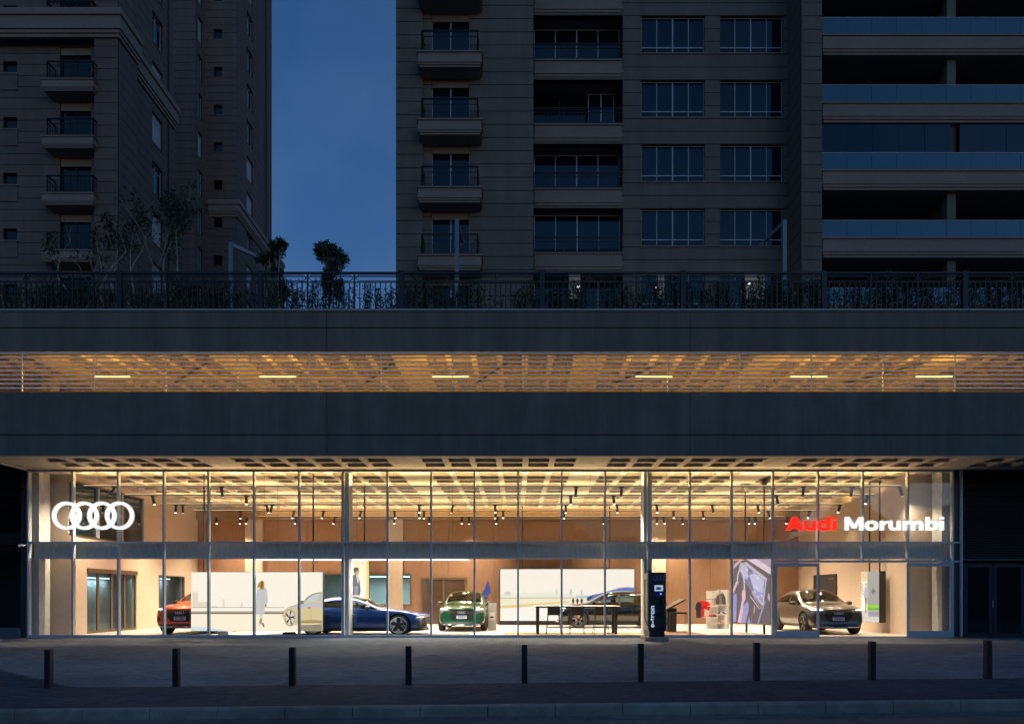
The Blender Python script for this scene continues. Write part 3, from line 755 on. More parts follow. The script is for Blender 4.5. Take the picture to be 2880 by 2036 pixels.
# ---- right tower
tr = thing('apartment_tower', 'grey banded apartment tower with balconies behind the podium roof', 'building', (4, 8.4, 9.75))
YA, YBm = 8.4, 9.3
ZB = 9.76
xa0, xa1 = PX(1115, YA), PX(1500, YA)
ft = [PZ(141, YA-.9)-FH*k for k in range(-2, 6)]         # balcony floor levels
bx0, bx1 = PX(1193, YA), PX(1345, YA)
ops = [(bx0, PX(1345, YA), f+.0, f+2.42) for f in ft]
dz0, dz1 = PX(1216, YA+.3), PX(1322, YA+.3)
ops_d = [(dz0, dz1, f, f+2.42) for f in ft]
grooved(tr, 'y', YA, xa0, xa1, ZB, 33.5, ops_d, m=M['tower_right'], zoff=ft[2]-.3)
grooved(tr, 'x', xa0, YA+.31, 22, ZB, 33.5, m=M['tower_right'], zoff=ft[2]-.3, side=-1)
grooved(tr, 'y', YA-.12, xa0-.004, PX(1190, YA), ZB, 33.5, m=M['tower_right'], zoff=ft[2]-.54, thick=.11)
for f in ft:
    if f < ZB+1: 
        window(tr, dz0, dz1, YA+.12, ZB, f+2.4 if f > ZB-2 else ZB+2.2, 2); continue
    window(tr, dz0, dz1, YA+.12, f+.02, f+2.4, 2)
    obj('shutter_box', MB().box(dz0+.02, dz1-.02, YA+.06, YA+.115, f+2.05, f+2.4), M['moulding'], tr)
    moulded_slab(tr, PX(1171, YA-.9), PX(1357, YA-.9), YA-.9, YA, f, .68, 'moulding')
    railing(tr, PX(1186, YA-.85), PX(1343, YA-.85), YA-.82, f, .93, .15, .8)
# loggias and windows
lx0, lx1 = PX(1500, YBm), PX(1752, YBm); lf = [PZ(168, YBm-.05)-FH*k for k in range(-2, 6)]
lops = [(lx0, lx1, f, f+FH-.92) for f in lf]
wt = [PZ(45, YBm)-FH*k for k in range(-1, 6)]; wz = 1.78
WXS = [(PX(1804, YBm), PX(1983, YBm)), (PX(2025, YBm), PX(2203, YBm))]
wops = [(a, b, t-wz, t) for a, b in WXS for t in wt]
grooved(tr, 'y', YBm, lx0, PX(2216, YBm), ZB, 33.5, lops+wops, m=M['tower_right'], zoff=wt[1]-.0)
for k, f in enumerate(lf):
    if f < ZB: 
        continue
    moulded_slab(tr, lx0, lx1, YBm-.1, YBm+1.4, f, .92, 'moulding', nm='loggia_slab')
    railing(tr, lx0+.03, lx1-.03, YBm-.04, f, .75, .16)
    if k == 3:
        window(tr, lx0+.05, lx0+2.6, YBm+1.2, f+.02, f+2.1, 2, m='fence'); window(tr, lx0+2.7, lx1-.3, YBm+.9, f+.02, f+2.1, 2)
    else: window(tr, lx0+.05, lx1-.05, YBm+(.55 if k % 2 else .8), f+.02, f+2.1, 4)
obj('loggia_back', MB().box(lx0-.1, lx1+.1, YBm+1.45, YBm+1.5, ZB, 33.5).box(lx0-.05, lx0, YBm+.31, YBm+1.45, ZB, 33.5).box(lx1, lx1+.05, YBm+.31, YBm+1.45, ZB, 33.5), M['groove'], tr)
for a, b in WXS:
    for t in wt:
        if t-wz < ZB: continue
        window(tr, a, b, YBm+.14, t-wz, t, 4, low=.36)
        obj('window_sill', MB().box(a-.05, b+.05, YBm-.05, YBm+.13, t-wz-.06, t-wz-.004), M['moulding'], tr)
# wing with glass balconies
YW = 7.6; wx0, wx1 = PX(2255, YW), PX(2312, YW)
grooved(tr, 'x', wx0, YW+.002, YBm+.0, ZB, 33.5, m=M['tower_right'], zoff=wt[1]-.0, side=-1)
grooved(tr, 'y', YW, wx0+.002, wx1, ZB, 33.5, m=M['tower_right'], zoff=wt[1]-.2)
bf = [PZ(95, YW)-FH*k for k in range(-2, 6)]
obj('balcony_back_wall', MB().box(wx1-.1, 29, YW+2.2, YW+2.4, ZB, 33.5).box(wx1-.2, wx1, YW+.31, YW+2.2, ZB, 33.5), M['recess'], tr)
cxp = PX(2672, YW+.5)
each('balcony_column', MB().box(cxp-.2, cxp+.2, YW+.4, YW+.8, ZB, 33.5).box(cxp+6.6, cxp+7, YW+.4, YW+.8, ZB, 33.5), M['tower_right'], tr)
obj('party_wall', MB().box(cxp-.08, cxp+.08, YW+.81, YW+2.19, ZB, 33.5), M['tower_right'], tr)
for k, f in enumerate(bf):
    if f < ZB-1: continue
    moulded_slab(tr, wx1, 29, YW, YW+2.2, f, .88, 'moulding')
    x = wx1+.02; i = 0
    while x < 28:
        j = random.uniform(-.006, .006)
        obj('balustrade_pane', MB().box(x+.006, x+1.118, YW+.05+j, YW+.066+j, f+.001, f+.75), M['rail_glass'], tr); x += 1.124
    obj('balustrade_rail', MB().box(wx1+.01, 29, YW+.04, YW+.08, f+.751, f+.775), M['alu'], tr)
    window(tr, cxp+.9, cxp+2.7, YW+2.12, f+.05, f+1.9, 2, m='fence')
    if k in (2, 5): window(tr, wx1+.1, wx1+6.2, YW+2.1, f+.05, f+1.75, 4, m='fence')
    if k == 4:
        for u, v in ((wx1+.02, cxp-.2), (cxp+.2, cxp+6.6)):
            n = round((v-u)/1.12)
            for i in range(n):
                obj('enclosure_pane', MB().box(u+(v-u)*i/n+.006, u+(v-u)*(i+1)/n-.006, YW+.14+.006*(i % 2), YW+.15+.006*(i % 2), f+.01, f+2.1), M['pane_dark'], tr)
obj('tower_body', MB().box(xa0+.35, lx0-.1, YA+.5, 22, ZB, 33.4).box(lx1+.1, 29, YBm+.6 if False else YW+2.45, 22, ZB, 33.4), M['groove'], tr)
# lobby lights at deck level
M['lobby_glow'] = emit('lobby_window', (.8, .9, 1.), .07)
for i, (a, b, py) in enumerate(((1600, 1632, 800), (1850, 1868, 800), (2095, 2150, 800))):
    obj('lobby_window', MB().box(PX(a, YBm-.05), PX(b, YBm-.05), YBm-.06, YBm-.04, PZ(842, YBm), PZ(772, YBm)), M['lobby_glow'], tr)
M['bulb'] = emit('bulb', (.95, .97, 1.), 2.5)
for i, (px, py, nm) in enumerate(((1627, 808, 'loggia'), (1846, 808, 'first window column'), (2107, 797, 'second window column'))):
    x, z = PX(px, YBm-.2), PZ(py, YBm-.2)
    t = thing('wall_lamp', 'small white wall lamp at deck level below the %s' % nm, 'lamp', (x, YBm-.2, z), 'wall lamps at deck level')
    obj('globe', MB().lathe([(-.06, .001), (-.04, .045), (0, .06), (.04, .045), (.06, .001)], 'z', (x, YBm-.2, z), 12), M['bulb'], t, smooth=True)
    obj('bracket', MB().tube((x, YBm-.15, z), (x, YBm-.06, z+.04), .015, n=6), M['black'], t)
    lamp('lamp_glow', 'POINT', (x, YBm-.35, z), 1.2, (.9, .95, 1.), t, shadow_soft_size=.06)

# ---- left tower, front block
tf = thing('apartment_tower', 'rose grey apartment tower with small iron balconies and a heavy cornice', 'building', (-24, 13.9, 9.75))
XC, YF, YR = -21.6, 13.9, 14.4
pl0 = PX(265, YF)
fl = [PZ(219, YF-.45)-FH*k for k in range(-2, 7)]
dx0, dx1 = PX(168, YR), PX(256, YR); wx0_, wx1_ = PX(8, YR), PX(48, YR)
lop = [(dx0, dx1, f, f+2.4) for f in fl]+[(wx0_, wx1_, f+.95, f+1.6) for f in fl]
grooved(tf, 'y', YR, -29.5, pl0, ZB, 36.5, lop, m=M['tower_left'], zoff=fl[2]+.2)
grooved(tf, 'y', YF, pl0, XC, ZB, 36.5, m=M['tower_left'], zoff=fl[2]+.2)
grooved(tf, 'x', XC, YF+.002, 15.8, ZB, 40, m=M['tower_left'], zoff=fl[2]+.2, side=1)
sy0, sy1 = 18.6, 19.9
sw = [PZ(30, 18.7)-FH*k for k in range(-2, 10)]
sops = [(sy0, sy1, t-1.9, t) for t in sw]
grooved(tf, 'x', XC-.6, 15.8, 21.3, ZB, 44.5, sops, m=M['tower_left'], zoff=fl[2]+.2, side=1)
for t in sw:
    if t-1.9 < ZB: continue
    x = XC-.6-.16
    f_ = MB().box(x-.05, x, sy0, sy1, t-1.9, t-1.85).box(x-.05, x, sy0, sy1, t-.05, t).box(x-.05, x, sy0, sy0+.05, t-1.85, t-.05).box(x-.05, x, sy1-.05, sy1, t-1.85, t-.05).box(x-.05, x, sy0+.6, sy0+.65, t-1.85, t-.05).box(x-.05, x, sy0+.05, sy1-.05, t-.4, t-.35)
    w = obj('window', f_, M['white_alu'], tf); sh = random.random() < .4
    obj('pane', MB().box(x-.04, x-.03, sy0+.05, sy1-.05, t-1.85, t-.05), M['white_alu'] if sh else M['pane_dark'], w)
    obj('window_sill', MB().box(XC-.72, XC-.55, sy0-.05, sy1+.05, t-1.96, t-1.9), M['moulding'], tf)
for f in fl:
    if f < ZB+.5: continue
    window(tf, dx0, dx1, YR+.14, f+.02, f+2.38, 2, m='fence')
    obj('shutter_box', MB().box(dx0+.02, dx1-.02, YR+.06, YR+.135, f+1.98, f+2.38), M['moulding'], tf)
    if 31.5 < f < 33.6:
        railing(tf, PX(132, YF-.3), PX(261, YF-.3), YF-.3, PZ(22, YF-.35)+.002, .4, .14, .5); continue
    moulded_slab(tf, PX(112, YF-.45), PX(263, YF-.45), YF-.45, YR, f, .62, 'moulding')
    railing(tf, PX(132, YF-.4), PX(261, YF-.4), YF-.38, f, .93, .14, .7)
    window(tf, wx0_, wx1_, YR+.14, f+.95, f+1.6, 1, m='fence')
    obj('window_panel', MB().box(wx0_-.1, wx1_+.05, YR-.06, YR-.003, f+.0, f+.84), M['tower_left'], tf)
    obj('window_sill', MB().box(wx0_-.16, wx1_+.1, YR-.1, YR+.1, f+.85, f+.92), M['moulding'], tf)
def cornice(root, zb, zt, segs, m):
    """stepped cornice; segs: (axis, pos, u0, u1)"""
    for ax, pos, u0, u1, sd in segs:
        b = MB(); st = [(zb, zb+.18, .12), (zb+.18, zb+.36, .2), (zb+.36, zt-.35, .28), (zt-.35, zt, .38)]
        for a, c, o in st:
            if ax == 'y': b.box(u0, u1+(o if sd else 0), pos-o, pos-.003, a, c)
            else: b.box(pos+.003, pos+o, u0, u1, a, c)
        obj('cornice', b, M[m], root)
zc0, zc1 = PZ(95, YF-.35), PZ(22, YF-.35)
cornice(tf, zc0, zc1, [('y', YF, -29.5, XC, True), ('x', XC, YF, 15.8, False), ('x', XC-.6, 15.81, 21.3, False)], 'moulding')
obj('downpipe', MB().tube((XC-.55, 20.5, ZB), (XC-.55, 20.5, 44), .05), M['groove'], tf)
obj('tower_body', MB().box(-30, XC-.35, YR+.5, 15.78, ZB, 36.4).box(-30, XC-1., 15.79, 21.3, ZB, 44.4), M['groove'], tf)
# ---- left tower, rear block
tb = thing('apartment_tower', 'taller rear tower block with a column of square windows beside the sky', 'building', (-24, 31.1, 9.75))
Y1, Y2, X1, X2 = 31.1, 32.7, -25.3, -22.7
rw = [PZ(83, Y2)-FH*k for k in range(-3, 12)]
rops = [(PX(601, Y2), PX(625, Y2), t-.78, t) for t in rw]
ZR0, ZR1 = 14., 56.
grooved(tb, 'y', Y1, -29, X1, ZR0, ZR1, m=M['tower_left'], zoff=fl[2]+.2)
s2 = [(31.5, 32.3, t-1.75, t+.2) for t in rw]
grooved(tb, 'x', X1, Y1+.002, Y2, ZR0, ZR1, s2, m=M['tower_left'], zoff=fl[2]+.2, side=1)
grooved(tb, 'y', Y2, X1, X2, ZR0, ZR1, rops, m=M['tower_left'], zoff=fl[2]+.2)
s3 = [(34.8, 36.2, t-1.55, t+.35) for t in rw]
grooved(tb, 'x', X2, Y2+.002, 40.8, ZR0, 66, s3, m=M['tower_left'], zoff=fl[2]+.2, side=1)
for t in rw:
    if t-2 < ZR0: continue
    window(tb, PX(601, Y2), PX(625, Y2), Y2+.16, t-.78, t, 1, m='fence')
    for (x, y0, y1, z0, z1) in ((X1, 31.5, 32.3, t-1.75, t+.2), (X2, 34.8, 36.2, t-1.55, t+.35)):
        xx = x-.16
        w = obj('window', MB().box(xx-.05, xx, y0, y1, z0, z0+.06).box(xx-.05, xx, y0, y1, z1-.06, z1).box(xx-.05, xx, y0, y0+.07, z0+.06, z1-.06).box(xx-.05, xx, y1-.07, y1, z0+.06, z1-.06).box(xx-.05, xx, (y0+y1)/2-.04, (y0+y1)/2+.04, z0+.06, z1-.06), M['white_alu'], tb)
        obj('pane', MB().box(xx-.04, xx-.03, y0+.07, y1-.07, z0+.06, z1-.06), M['white_alu'] if random.random() < .25 else M['pane_dark'], w)
zq0, zq1 = PZ(606, Y2-.3), PZ(563, Y2-.3)
cornice(tb, zq0, zq1, [('y', Y2, X1+.4, X2, True), ('x', X2, Y2, 43.4, False)], 'moulding')
obj('lower_wing', MB().box(X2-2, X2-.002, 40.81, 43.3, ZR0, zq1-.01), M['tower_left'], tb)
obj('downpipe', MB().tube((X2+.06, 39.2, ZR0), (X2+.06, 39.2, 66), .05), M['groove'], tb)
obj('tower_body', MB().box(-30, X1-.35, Y1+.5, 40.8, ZR0, 55.9).box(X1-.34, X2-.35, Y2+.5, 40.7, ZR0, 65.8), M['groove'], tb)

# ------------------------------------------------------------------ roof fence
YFc = YP+.12
fn = thing('roof_fence', 'black iron fence with upright bars along the podium roof edge', 'fence', (0, YFc, Z_TOP))
hF = PZ(767, YFc)-Z_TOP
rails = ((hF-.04, hF+.012, .035), (hF-.135, hF-.115, .012), (hF-.31, hF-.285, .016), (.04, .065, .016))
px0 = 337-396*2; bays = [PX(px0+396*k, YFc) for k in range(0, 10)]
post = obj('post', MB().box(-.075, .075, -.05, .05, 0, hF+.03).box(-.085, .085, -.06, .06, hF+.03, hF+.045), M['fence'], None); post.parent = fn; p_first = True
sub = obj('sub_post', MB().box(-.022, .022, -.02, .02, 0, hF-.04), M['fence'], None); sub.parent = fn; s_first = True
bal = obj('baluster', MB().box(-.014, .014, -.012, .012, .06, hF-.3), M['fence'], None); bal.parent = fn; b_first = True
W3 = (bays[1]-bays[0])/3
op = MB(); w, zt_, zb_2 = W3-.12, hF-.06, hF-.285
def bar(mb, a, b, r=.013): mb.tube((a[0], 0, a[1]), (b[0], 0, b[1]), r, n=4)
c_ = .06; oct_ = [(c_, zb_2+.03), (w-c_, zb_2+.03), (w, zb_2+.03+c_), (w, zt_-.02-c_), (w-c_, zt_-.02), (c_, zt_-.02), (0, zt_-.02-c_), (0, zb_2+.03+c_)]
for a, b in zip(oct_, oct_[1:]+oct_[:1]): bar(op, a, b)
pnl = obj('frieze_panel', op, M['fence'], None); pnl.parent = fn; o_first = True
for bi, x in enumerate(bays):
    c = post if p_first else dup(post, fn, (0, 0, 0)); p_first = False; c.location = (x, 0, 0)
    if bi == len(bays)-1: break
    xn = bays[bi+1]
    for z0, z1, d in rails: obj('rail', MB().box(x+.075, xn-.075, YFc-d, YFc+d, Z_TOP+z0, Z_TOP+z1), M['fence'], fn)
    for j in range(3):
        if j:
            c = sub if s_first else dup(sub, fn, (0, 0, 0)); s_first = False; c.location = (x+W3*j, 0, 0)
        c = pnl if o_first else dup(pnl, fn, (0, 0, 0)); o_first = False; c.location = (x+W3*j+.06, 0, 0)
        for q in range(1, 9):
            c = bal if b_first else dup(bal, fn, (0, 0, 0)); b_first = False; c.location = (x+W3*j+W3*q/9, 0, 0)

# ------------------------------------------------------------------ planting on the roof
def leaf_quad(mb, p, L, W, rnd, m=0, droop=.3):
    d = Vector((rnd.gauss(0, 1), rnd.gauss(0, 1), rnd.gauss(-droop, .7)))
    if d.length < .1: d = Vector((1, 0, 0))
    d.normalize(); s_ = d.cross(Vector((rnd.gauss(0, 1), rnd.gauss(0, 1), rnd.gauss(0, 1)))); 
    if s_.length < 1e-3: return
    s_.normalize(); p = Vector(p); n_ = d.cross(s_)*.12*L
    mb.quad([p, p+d*L*.5+s_*W*.5+n_, p+d*L, p+d*L*.5-s_*W*.5+n_], m)
rh = random.Random(21); hedge = MB()
x = -19.5
dens = lambda px: (.3 if 1395 < px < 1462 else .62 if 860 < px < 1125 else .95 if px < 1900 else 1.3)
while x < 19.5:
    px = VX+x*S(YFc+.45); dn = dens(px)*(.8+.4*math.sin(x*1.7)+.3*math.sin(x*4.1+1)+.25*math.sin(x*9.3))
    if dn > .15:
        y = YFc+rh.uniform(.15, .65); hgt = rh.uniform(.8, 1.32)*min(1.1, .8+dn*.22); p = Vector((x+rh.uniform(-.05, .05), y, Z_TOP-.12))
        nst = 6; pts = [p.copy()]
        for i in range(nst): p = p+Vector((rh.gauss(0, .04), rh.gauss(0, .03), hgt/nst)); pts.append(p.copy())
        for a, b in zip(pts[:-1], pts[1:]): hedge.tube(a, b, .009, .008, n=4, m=1, caps=False)
        for i in range(int(22+46*min(dn, 1.6))):
            t = rh.random()**.85; q = pts[min(nst-1, int(t*nst))].lerp(pts[min(nst, int(t*nst)+1)], rh.random())
            q = q+Vector((rh.gauss(0, .06), rh.gauss(0, .06), rh.gauss(0, .03))); leaf_quad(hedge, q, rh.uniform(.06, .115), rh.uniform(.028, .05), rh, 0)
    x += rh.uniform(.035, .07)
tag(obj('climbing_hedge', hedge, [M['leaf'], M['stem']], fix=False), 'leafy climbing plants growing up behind the black roof fence', 'hedge', kind='stuff')
obj('planter', MB().box(XL, XR, YFc+.12, YFc+.75, 9.76, Z_TOP-.1), M['dark_door'], pod)

def tree(name, label, base, hgt, seed, spread=.5, depth=4, leaves=900, lsize=.11, mat_leaf='leaf_dark', trunk=.06, lean=(0, 0), crowns=None, bare=.0, group=None):
    r = random.Random(seed); tk, cr = MB(), MB(); tips = []
    def grow(p, d, L, rad, lev):
        n = 3
        for i in range(n):
            d2 = (d+Vector((r.gauss(0, .12), r.gauss(0, .12), r.gauss(.05, .08)))).normalized(); q = p+d2*(L/n)
            tk.tube(p, q, rad*(1-.25*i/n), rad*(1-.25*(i+1)/n), n=6 if lev < 2 else 4, caps=False); p, d = q, d2
            if lev >= 2: tips.append(p.copy())
        if lev >= depth: tips.append(p.copy()); return
        for i in range(2 if lev else 3):
            a = r.uniform(0, 6.28); up = Vector((math.cos(a)*spread, math.sin(a)*spread, r.uniform(.15, .7)))
            grow(p, (d*.6+up).normalized(), L*r.uniform(.6, .85), rad*.62, lev+1)
    b = Vector(base); root = thing(name, label, 'tree', base, group)
    grow(b, Vector((lean[0], lean[1], 1)).normalized(), hgt*.36, trunk, 0)
    obj('trunk', tk, M['bark'], root, smooth=True, fix=False)
    tips = [t for t in tips if r.random() > bare]
    for i in range(leaves):
        t = r.choice(tips); q = t+Vector((r.gauss(0, .10), r.gauss(0, .10), r.gauss(0, .09))); leaf_quad(cr, q, r.uniform(.7, 1.3)*lsize, r.uniform(.28, .42)*lsize, r, 0, .5)
    obj('crown', cr, M[mat_leaf], root, fix=False); return root
def troot(px, Y): return (PX(px, Y), Y, 9.76)
def lobe_tree(label, px, Y, lobes, seed, whorls=150):
    """small tree whose crown is several rounded clumps of long leaves; lobes: (px, py, rx, ry) in photo pixels at depth Y"""
    rr = random.Random(seed); b = Vector((PX(px, Y), Y, 9.76)); root = thing('roof_tree', label, 'tree', b, 'trees on the podium roof'); tk, cr = MB(), MB()
    for (lx_, ly_, rx, ry) in lobes:
        c = Vector((PX(lx_, Y), Y+rr.uniform(-.15, .15), PZ(ly_, Y))); rx, ry = rx/S(Y), ry/S(Y); p = b+Vector((rr.uniform(-.12, .12), rr.uniform(-.1, .1), 0)); n = 6; pts = [p]
        for i in range(1, n+1): pts.append(b.lerp(c, i/n)+Vector((rr.gauss(0, .04), rr.gauss(0, .04), 0)))
        for i in range(n): tk.tube(pts[i], pts[i+1], .035*(1-.5*i/n), .035*(1-.5*(i+1)/n), n=6, caps=False)
        for w in range(int(whorls*rx*ry*8)):
            d = Vector((rr.gauss(0, 1), rr.gauss(0, 1), rr.gauss(0, 1))).normalized(); k = rr.random()**.45
            t = c+Vector((d.x*rx*k, d.y*rx*k, d.z*ry*k))
            if rr.random() < .25: tk.tube(pts[-2], t, .008, .004, n=4, caps=False)
            for j in range(6):
                leaf_quad(cr, t, rr.uniform(.11, .2), rr.uniform(.03, .05), rr, 0, .35)
    obj('trunk', tk, M['bark'], root, smooth=True, fix=False); obj('crown', cr, M['leaf_dark'], root, fix=False)
lobe_tree('small round leafy tree on the roof against the open blue sky', 928, .6, [(917, 706, 34, 28), (956, 722, 20, 24), (930, 748, 20, 22), (925, 800, 16, 36), (955, 815, 12, 34)], 5)
lobe_tree('small leafy tree on the roof in front of the tall tower corner', 768, .8, [(782, 700, 26, 26), (757, 722, 20, 18), (735, 730, 16, 14), (795, 690, 14, 16), (775, 760, 14, 20), (790, 810, 18, 36)], 9)
tree('roof_tree', 'sparse pale branched tree in front of the lowest iron balcony', troot(262, 1.5), 6.2, 12, .6, 4, 600, .16, trunk=.07, bare=.72, lean=(-.05, 0), group='trees on the podium roof')
tree('roof_tree', 'thin tree with bare crooked twigs beside the tower corner pilaster', troot(345, 1.8), 5.8, 31, .55, 4, 850, .16, trunk=.06, bare=.6, lean=(.12, 0), group='trees on the podium roof')
tree('roof_tree', 'airy young tree in front of the column of pale side windows', troot(500, 1.6), 6.5, 44, .34, 4, 1200, .15, mat_leaf='leaf_dark', trunk=.05, bare=.35, lean=(-.03, 0), group='trees on the podium roof')
tree('roof_shrub', 'low bushy shrub above the fence at the grey tower wing corner', troot(2290, .8), 3.4, 52, .5, 3, 700, .09, mat_leaf='leaf', trunk=.03, group='trees on the podium roof')
tree('roof_shrub', 'low airy shrub above the fence in front of the glass balconies', troot(2520, .8), 3.1, 53, .6, 3, 450, .09, mat_leaf='leaf', trunk=.03, group='trees on the podium roof')
# lamp posts on the deck
def lamppost(label, px, Y, ytop, arm, drop):
    x = PX(px, Y); zt = PZ(ytop, Y); t = thing('roof_lamp_post', label, 'lamp post', (x, Y, 9.76), 'angled lamp posts on the roof')
    obj('post', MB().box(x-.075, x+.075, Y-.05, Y+.05, 9.76, zt), M['lamp_post'], t)
    a = Vector(arm); b = MB(); p0 = Vector((x, Y, zt-.08)); p1 = p0+a+Vector((0, 0, -drop))
    b.v = []; n_ = a.cross(Vector((0, 0, 1))).normalized()*.05
    for p, h_ in ((p0, .08), (p1, .05)):
        b.v += [tuple(p-n_-Vector((0, 0, h_))), tuple(p+n_-Vector((0, 0, h_))), tuple(p+n_+Vector((0, 0, h_-.001))), tuple(p-n_+Vector((0, 0, h_-.001)))]
    b.f = [(0,1,2,3), (7,6,5,4), (0,4,5,1), (1,5,6,2), (2,6,7,3), (3,7,4,0)]; b.m = [0]*6
    obj('arm', b, M['lamp_post'], t)
    obj('lamp_head', MB().box(p1.x-.12, p1.x+.02, p1.y-.045, p1.y+.045, p1.z-.06, p1.z-.04), M['white'], t)
lamppost('pale blue angled lamp post with its arm towards the open sky', 650, 2.0, 682, (.95, .6, 0), .25)
lamppost('pale blue angled lamp post in front of the lowest small balcony', 1285, 2.0, 618, (.16, 1.1, 0), .25)
lamppost('pale blue angled lamp post beside the glass balcony wing', 2206, 2.0, 620, (-.45, 1.0, 0), .25)
# ------------------------------------------------------------------ cars
def paint(name, col, flake=.25, rough=.28):
    m = mat(name, col, rough, metal=flake, coat=1.0); m.node_tree.nodes['Principled BSDF'].inputs['Coat Roughness'].default_value = .04; return m
M['red'] = paint('paint_red', (.95, .085, .010), .0); M['green'] = paint('paint_green', (.006, .075, .024), .1, .2); M['blue'] = paint('paint_blue', (.018, .06, .24), .35)
M['blackp'] = paint('paint_black', (.003, .003, .003), 0., .15); M['bronzegrey'] = paint('paint_grey', (.075, .070, .066), .3)

def half_profile(st):
    """half cross-section of one station: bottom centre up to top centre; st holds the control points above the shoulder"""
    w, zb, zs = st['w'], st['zb'], st['zs']
    return [(0, zb), (w*.80, zb), (w*.955, zb+.09), (w, zb+(zs-zb)*.45), (w*.99, zb+(zs-zb)*.78), (w*st.get('sh', .955), zs)]+st['top']
def build_body(sts, wheels, rw, xin=.62):
    n = len(half_profile(sts[0])); ringn = 2*n-2; V, Fc, Mi = [], [], []
    for st in sts:
        hp = half_profile(st); pts = [(x, z) for x, z in hp]+[(-x, z) for x, z in hp[-2:0:-1]]
        for x, z in pts: V.append((x, st['y']+st.get('c', 0)*(abs(x)/.95)**2.2, z))
    ns = len(sts)
    for i in range(ns-1):
        for j in range(ringn):
            j2 = (j+1) % ringn; k = j if j < n-1 else ringn-1-j        # k: profile interval
            Fc.append((i*ringn+j, i*ringn+j2, (i+1)*ringn+j2, (i+1)*ringn+j))
            g = sts[i].get('glass', ''); mi = 0
            if k == 6 and 's' in g: mi = 1
            if k >= 8 and 'w' in g: mi = 2
            if k >= 8 and 'r' in g: mi = 3
            if k <= 1: mi = 4
            Mi.append(mi)
    for i, base in ((0, 0), (ns-1, (ns-1)*ringn)):
        for j in range(n-1):
            a, b = base+j, base+j+1; a2, b2 = base+(ringn-j) % ringn, base+(ringn-j-1) % ringn
            f = [a, b, b2, a2]; f = [v for q, v in enumerate(f) if v not in f[:q]]
            if len(f) > 2: Fc.append(tuple(f)); Mi.append(0)
    me = bpy.data.meshes.new('body'); me.from_pydata(V, [], Fc)
    for i in range(5): me.materials.append(None)
    me.polygons.foreach_set('material_index', Mi)
    bm = bmesh.new(); bm.from_mesh(me); bmesh.ops.recalc_face_normals(bm, faces=bm.faces); bm.to_mesh(me); bm.free()
    o = bpy.data.objects.new('tmp', me); COL.objects.link(o)
    s = o.modifiers.new('s', 'SUBSURF'); s.levels = s.render_levels = 3
    cut = MB()
    for y, r in wheels:
        for sg in (-1, 1): cut.tube((sg*xin, y, rw), (sg*1.3, y, rw), r, n=40)
    cm_ = bpy.data.meshes.new('c'); cm_.from_pydata(cut.v, [], cut.f); bm = bmesh.new(); bm.from_mesh(cm_); bmesh.ops.recalc_face_normals(bm, faces=bm.faces); bm.to_mesh(cm_); bm.free()
    co = bpy.data.objects.new('tmpc', cm_); COL.objects.link(co)
    bmod = o.modifiers.new('b', 'BOOLEAN'); bmod.operation = 'DIFFERENCE'; bmod.object = co; bmod.solver = 'EXACT'
    dg = bpy.context.evaluated_depsgraph_get(); dg.update()
    res = bpy.data.meshes.new_from_object(o.evaluated_get(dg))
    bpy.data.objects.remove(o); bpy.data.objects.remove(co)
    return res
def split_mesh(me, wheels, rw):
    groups = {0: [], 1: [], 2: [], 3: [], 4: []}
    for p in me.polygons:
        c = p.center; mi = min(p.material_index, 4)
        for y, r in wheels:
            if abs(c.x) < .97 and (c.y-y)**2+(c.z-rw)**2 < (r-.012)**2 or (abs(c.x) < .99 and abs(math.hypot(c.y-y, c.z-rw)-r) < .012 and abs(p.normal.x) < .3): mi = 4
        groups[mi].append(p)
    out = {}
    for k, ps in groups.items():
        b = MB(); idx = {}
        for p in ps:
            f = []
            for vi in p.vertices:
                if vi not in idx: idx[vi] = len(b.v); b.v.append(tuple(me.vertices[vi].co))
                f.append(idx[vi])
            b.f.append(tuple(f)); b.m.append(0)
        out[k] = b
    return out
class Wrap:
    def __init__(s, me): s.t = BVHTree.FromPolygons([v.co.copy() for v in me.vertices], [tuple(p.vertices) for p in me.polygons])
    def front(s, x, z, sgn=1):
        h = s.t.ray_cast(Vector((x, -4*sgn, z)), Vector((0, sgn, 0)))[0]; return h
    def side(s, y, z, sgn=-1):
        return s.t.ray_cast(Vector((sgn*3, y, z)), Vector((-sgn, 0, 0)))[0]
    def patch(s, rows, way='front', off=.008, cols=10, sgn=1, mb=None):
        """rows: (z, a0, a1): a surface piece laid off millimetres proud of the body"""
        mb = mb or MB(); grid = []
        rr = []
        for (z0, a, b), (z1, c, d) in zip(rows[:-1], rows[1:]):
            for i in range(3): t = i/3; rr.append((z0+(z1-z0)*t, a+(c-a)*t, b+(d-b)*t))
        rr.append(rows[-1])
        for z, a, b in rr:
            line = []
            for i in range(cols+1):
                u = a+(b-a)*i/cols; h = s.front(u, z, sgn) if way == 'front' else s.side(u, z, sgn)
                if h is not None: h = h.copy(); 
                if h is not None:
                    if way == 'front': h.y -= off*sgn
                    else: h.x += off*sgn
                line.append(h)
            grid.append(line)
        for i in range(len(grid)-1):
            for j in range(cols):
                q = [grid[i][j], grid[i][j+1], grid[i+1][j+1], grid[i+1][j]]
                if all(p is not None for p in q): mb.quad(q)
        return mb
def text_mesh(body, size, extrude=.002, bold=0.):
    c = bpy.data.curves.new('t', 'FONT'); c.body = body; c.size = size; c.extrude = extrude; c.offset = bold; c.align_x = 'CENTER'; c.align_y = 'CENTER'; c.resolution_u = 3
    o = bpy.data.objects.new('t', c); COL.objects.link(o); dg = bpy.context.evaluated_depsgraph_get(); dg.update()
    me = bpy.data.meshes.new_from_object(o.evaluated_get(dg)); bpy.data.objects.remove(o); return me
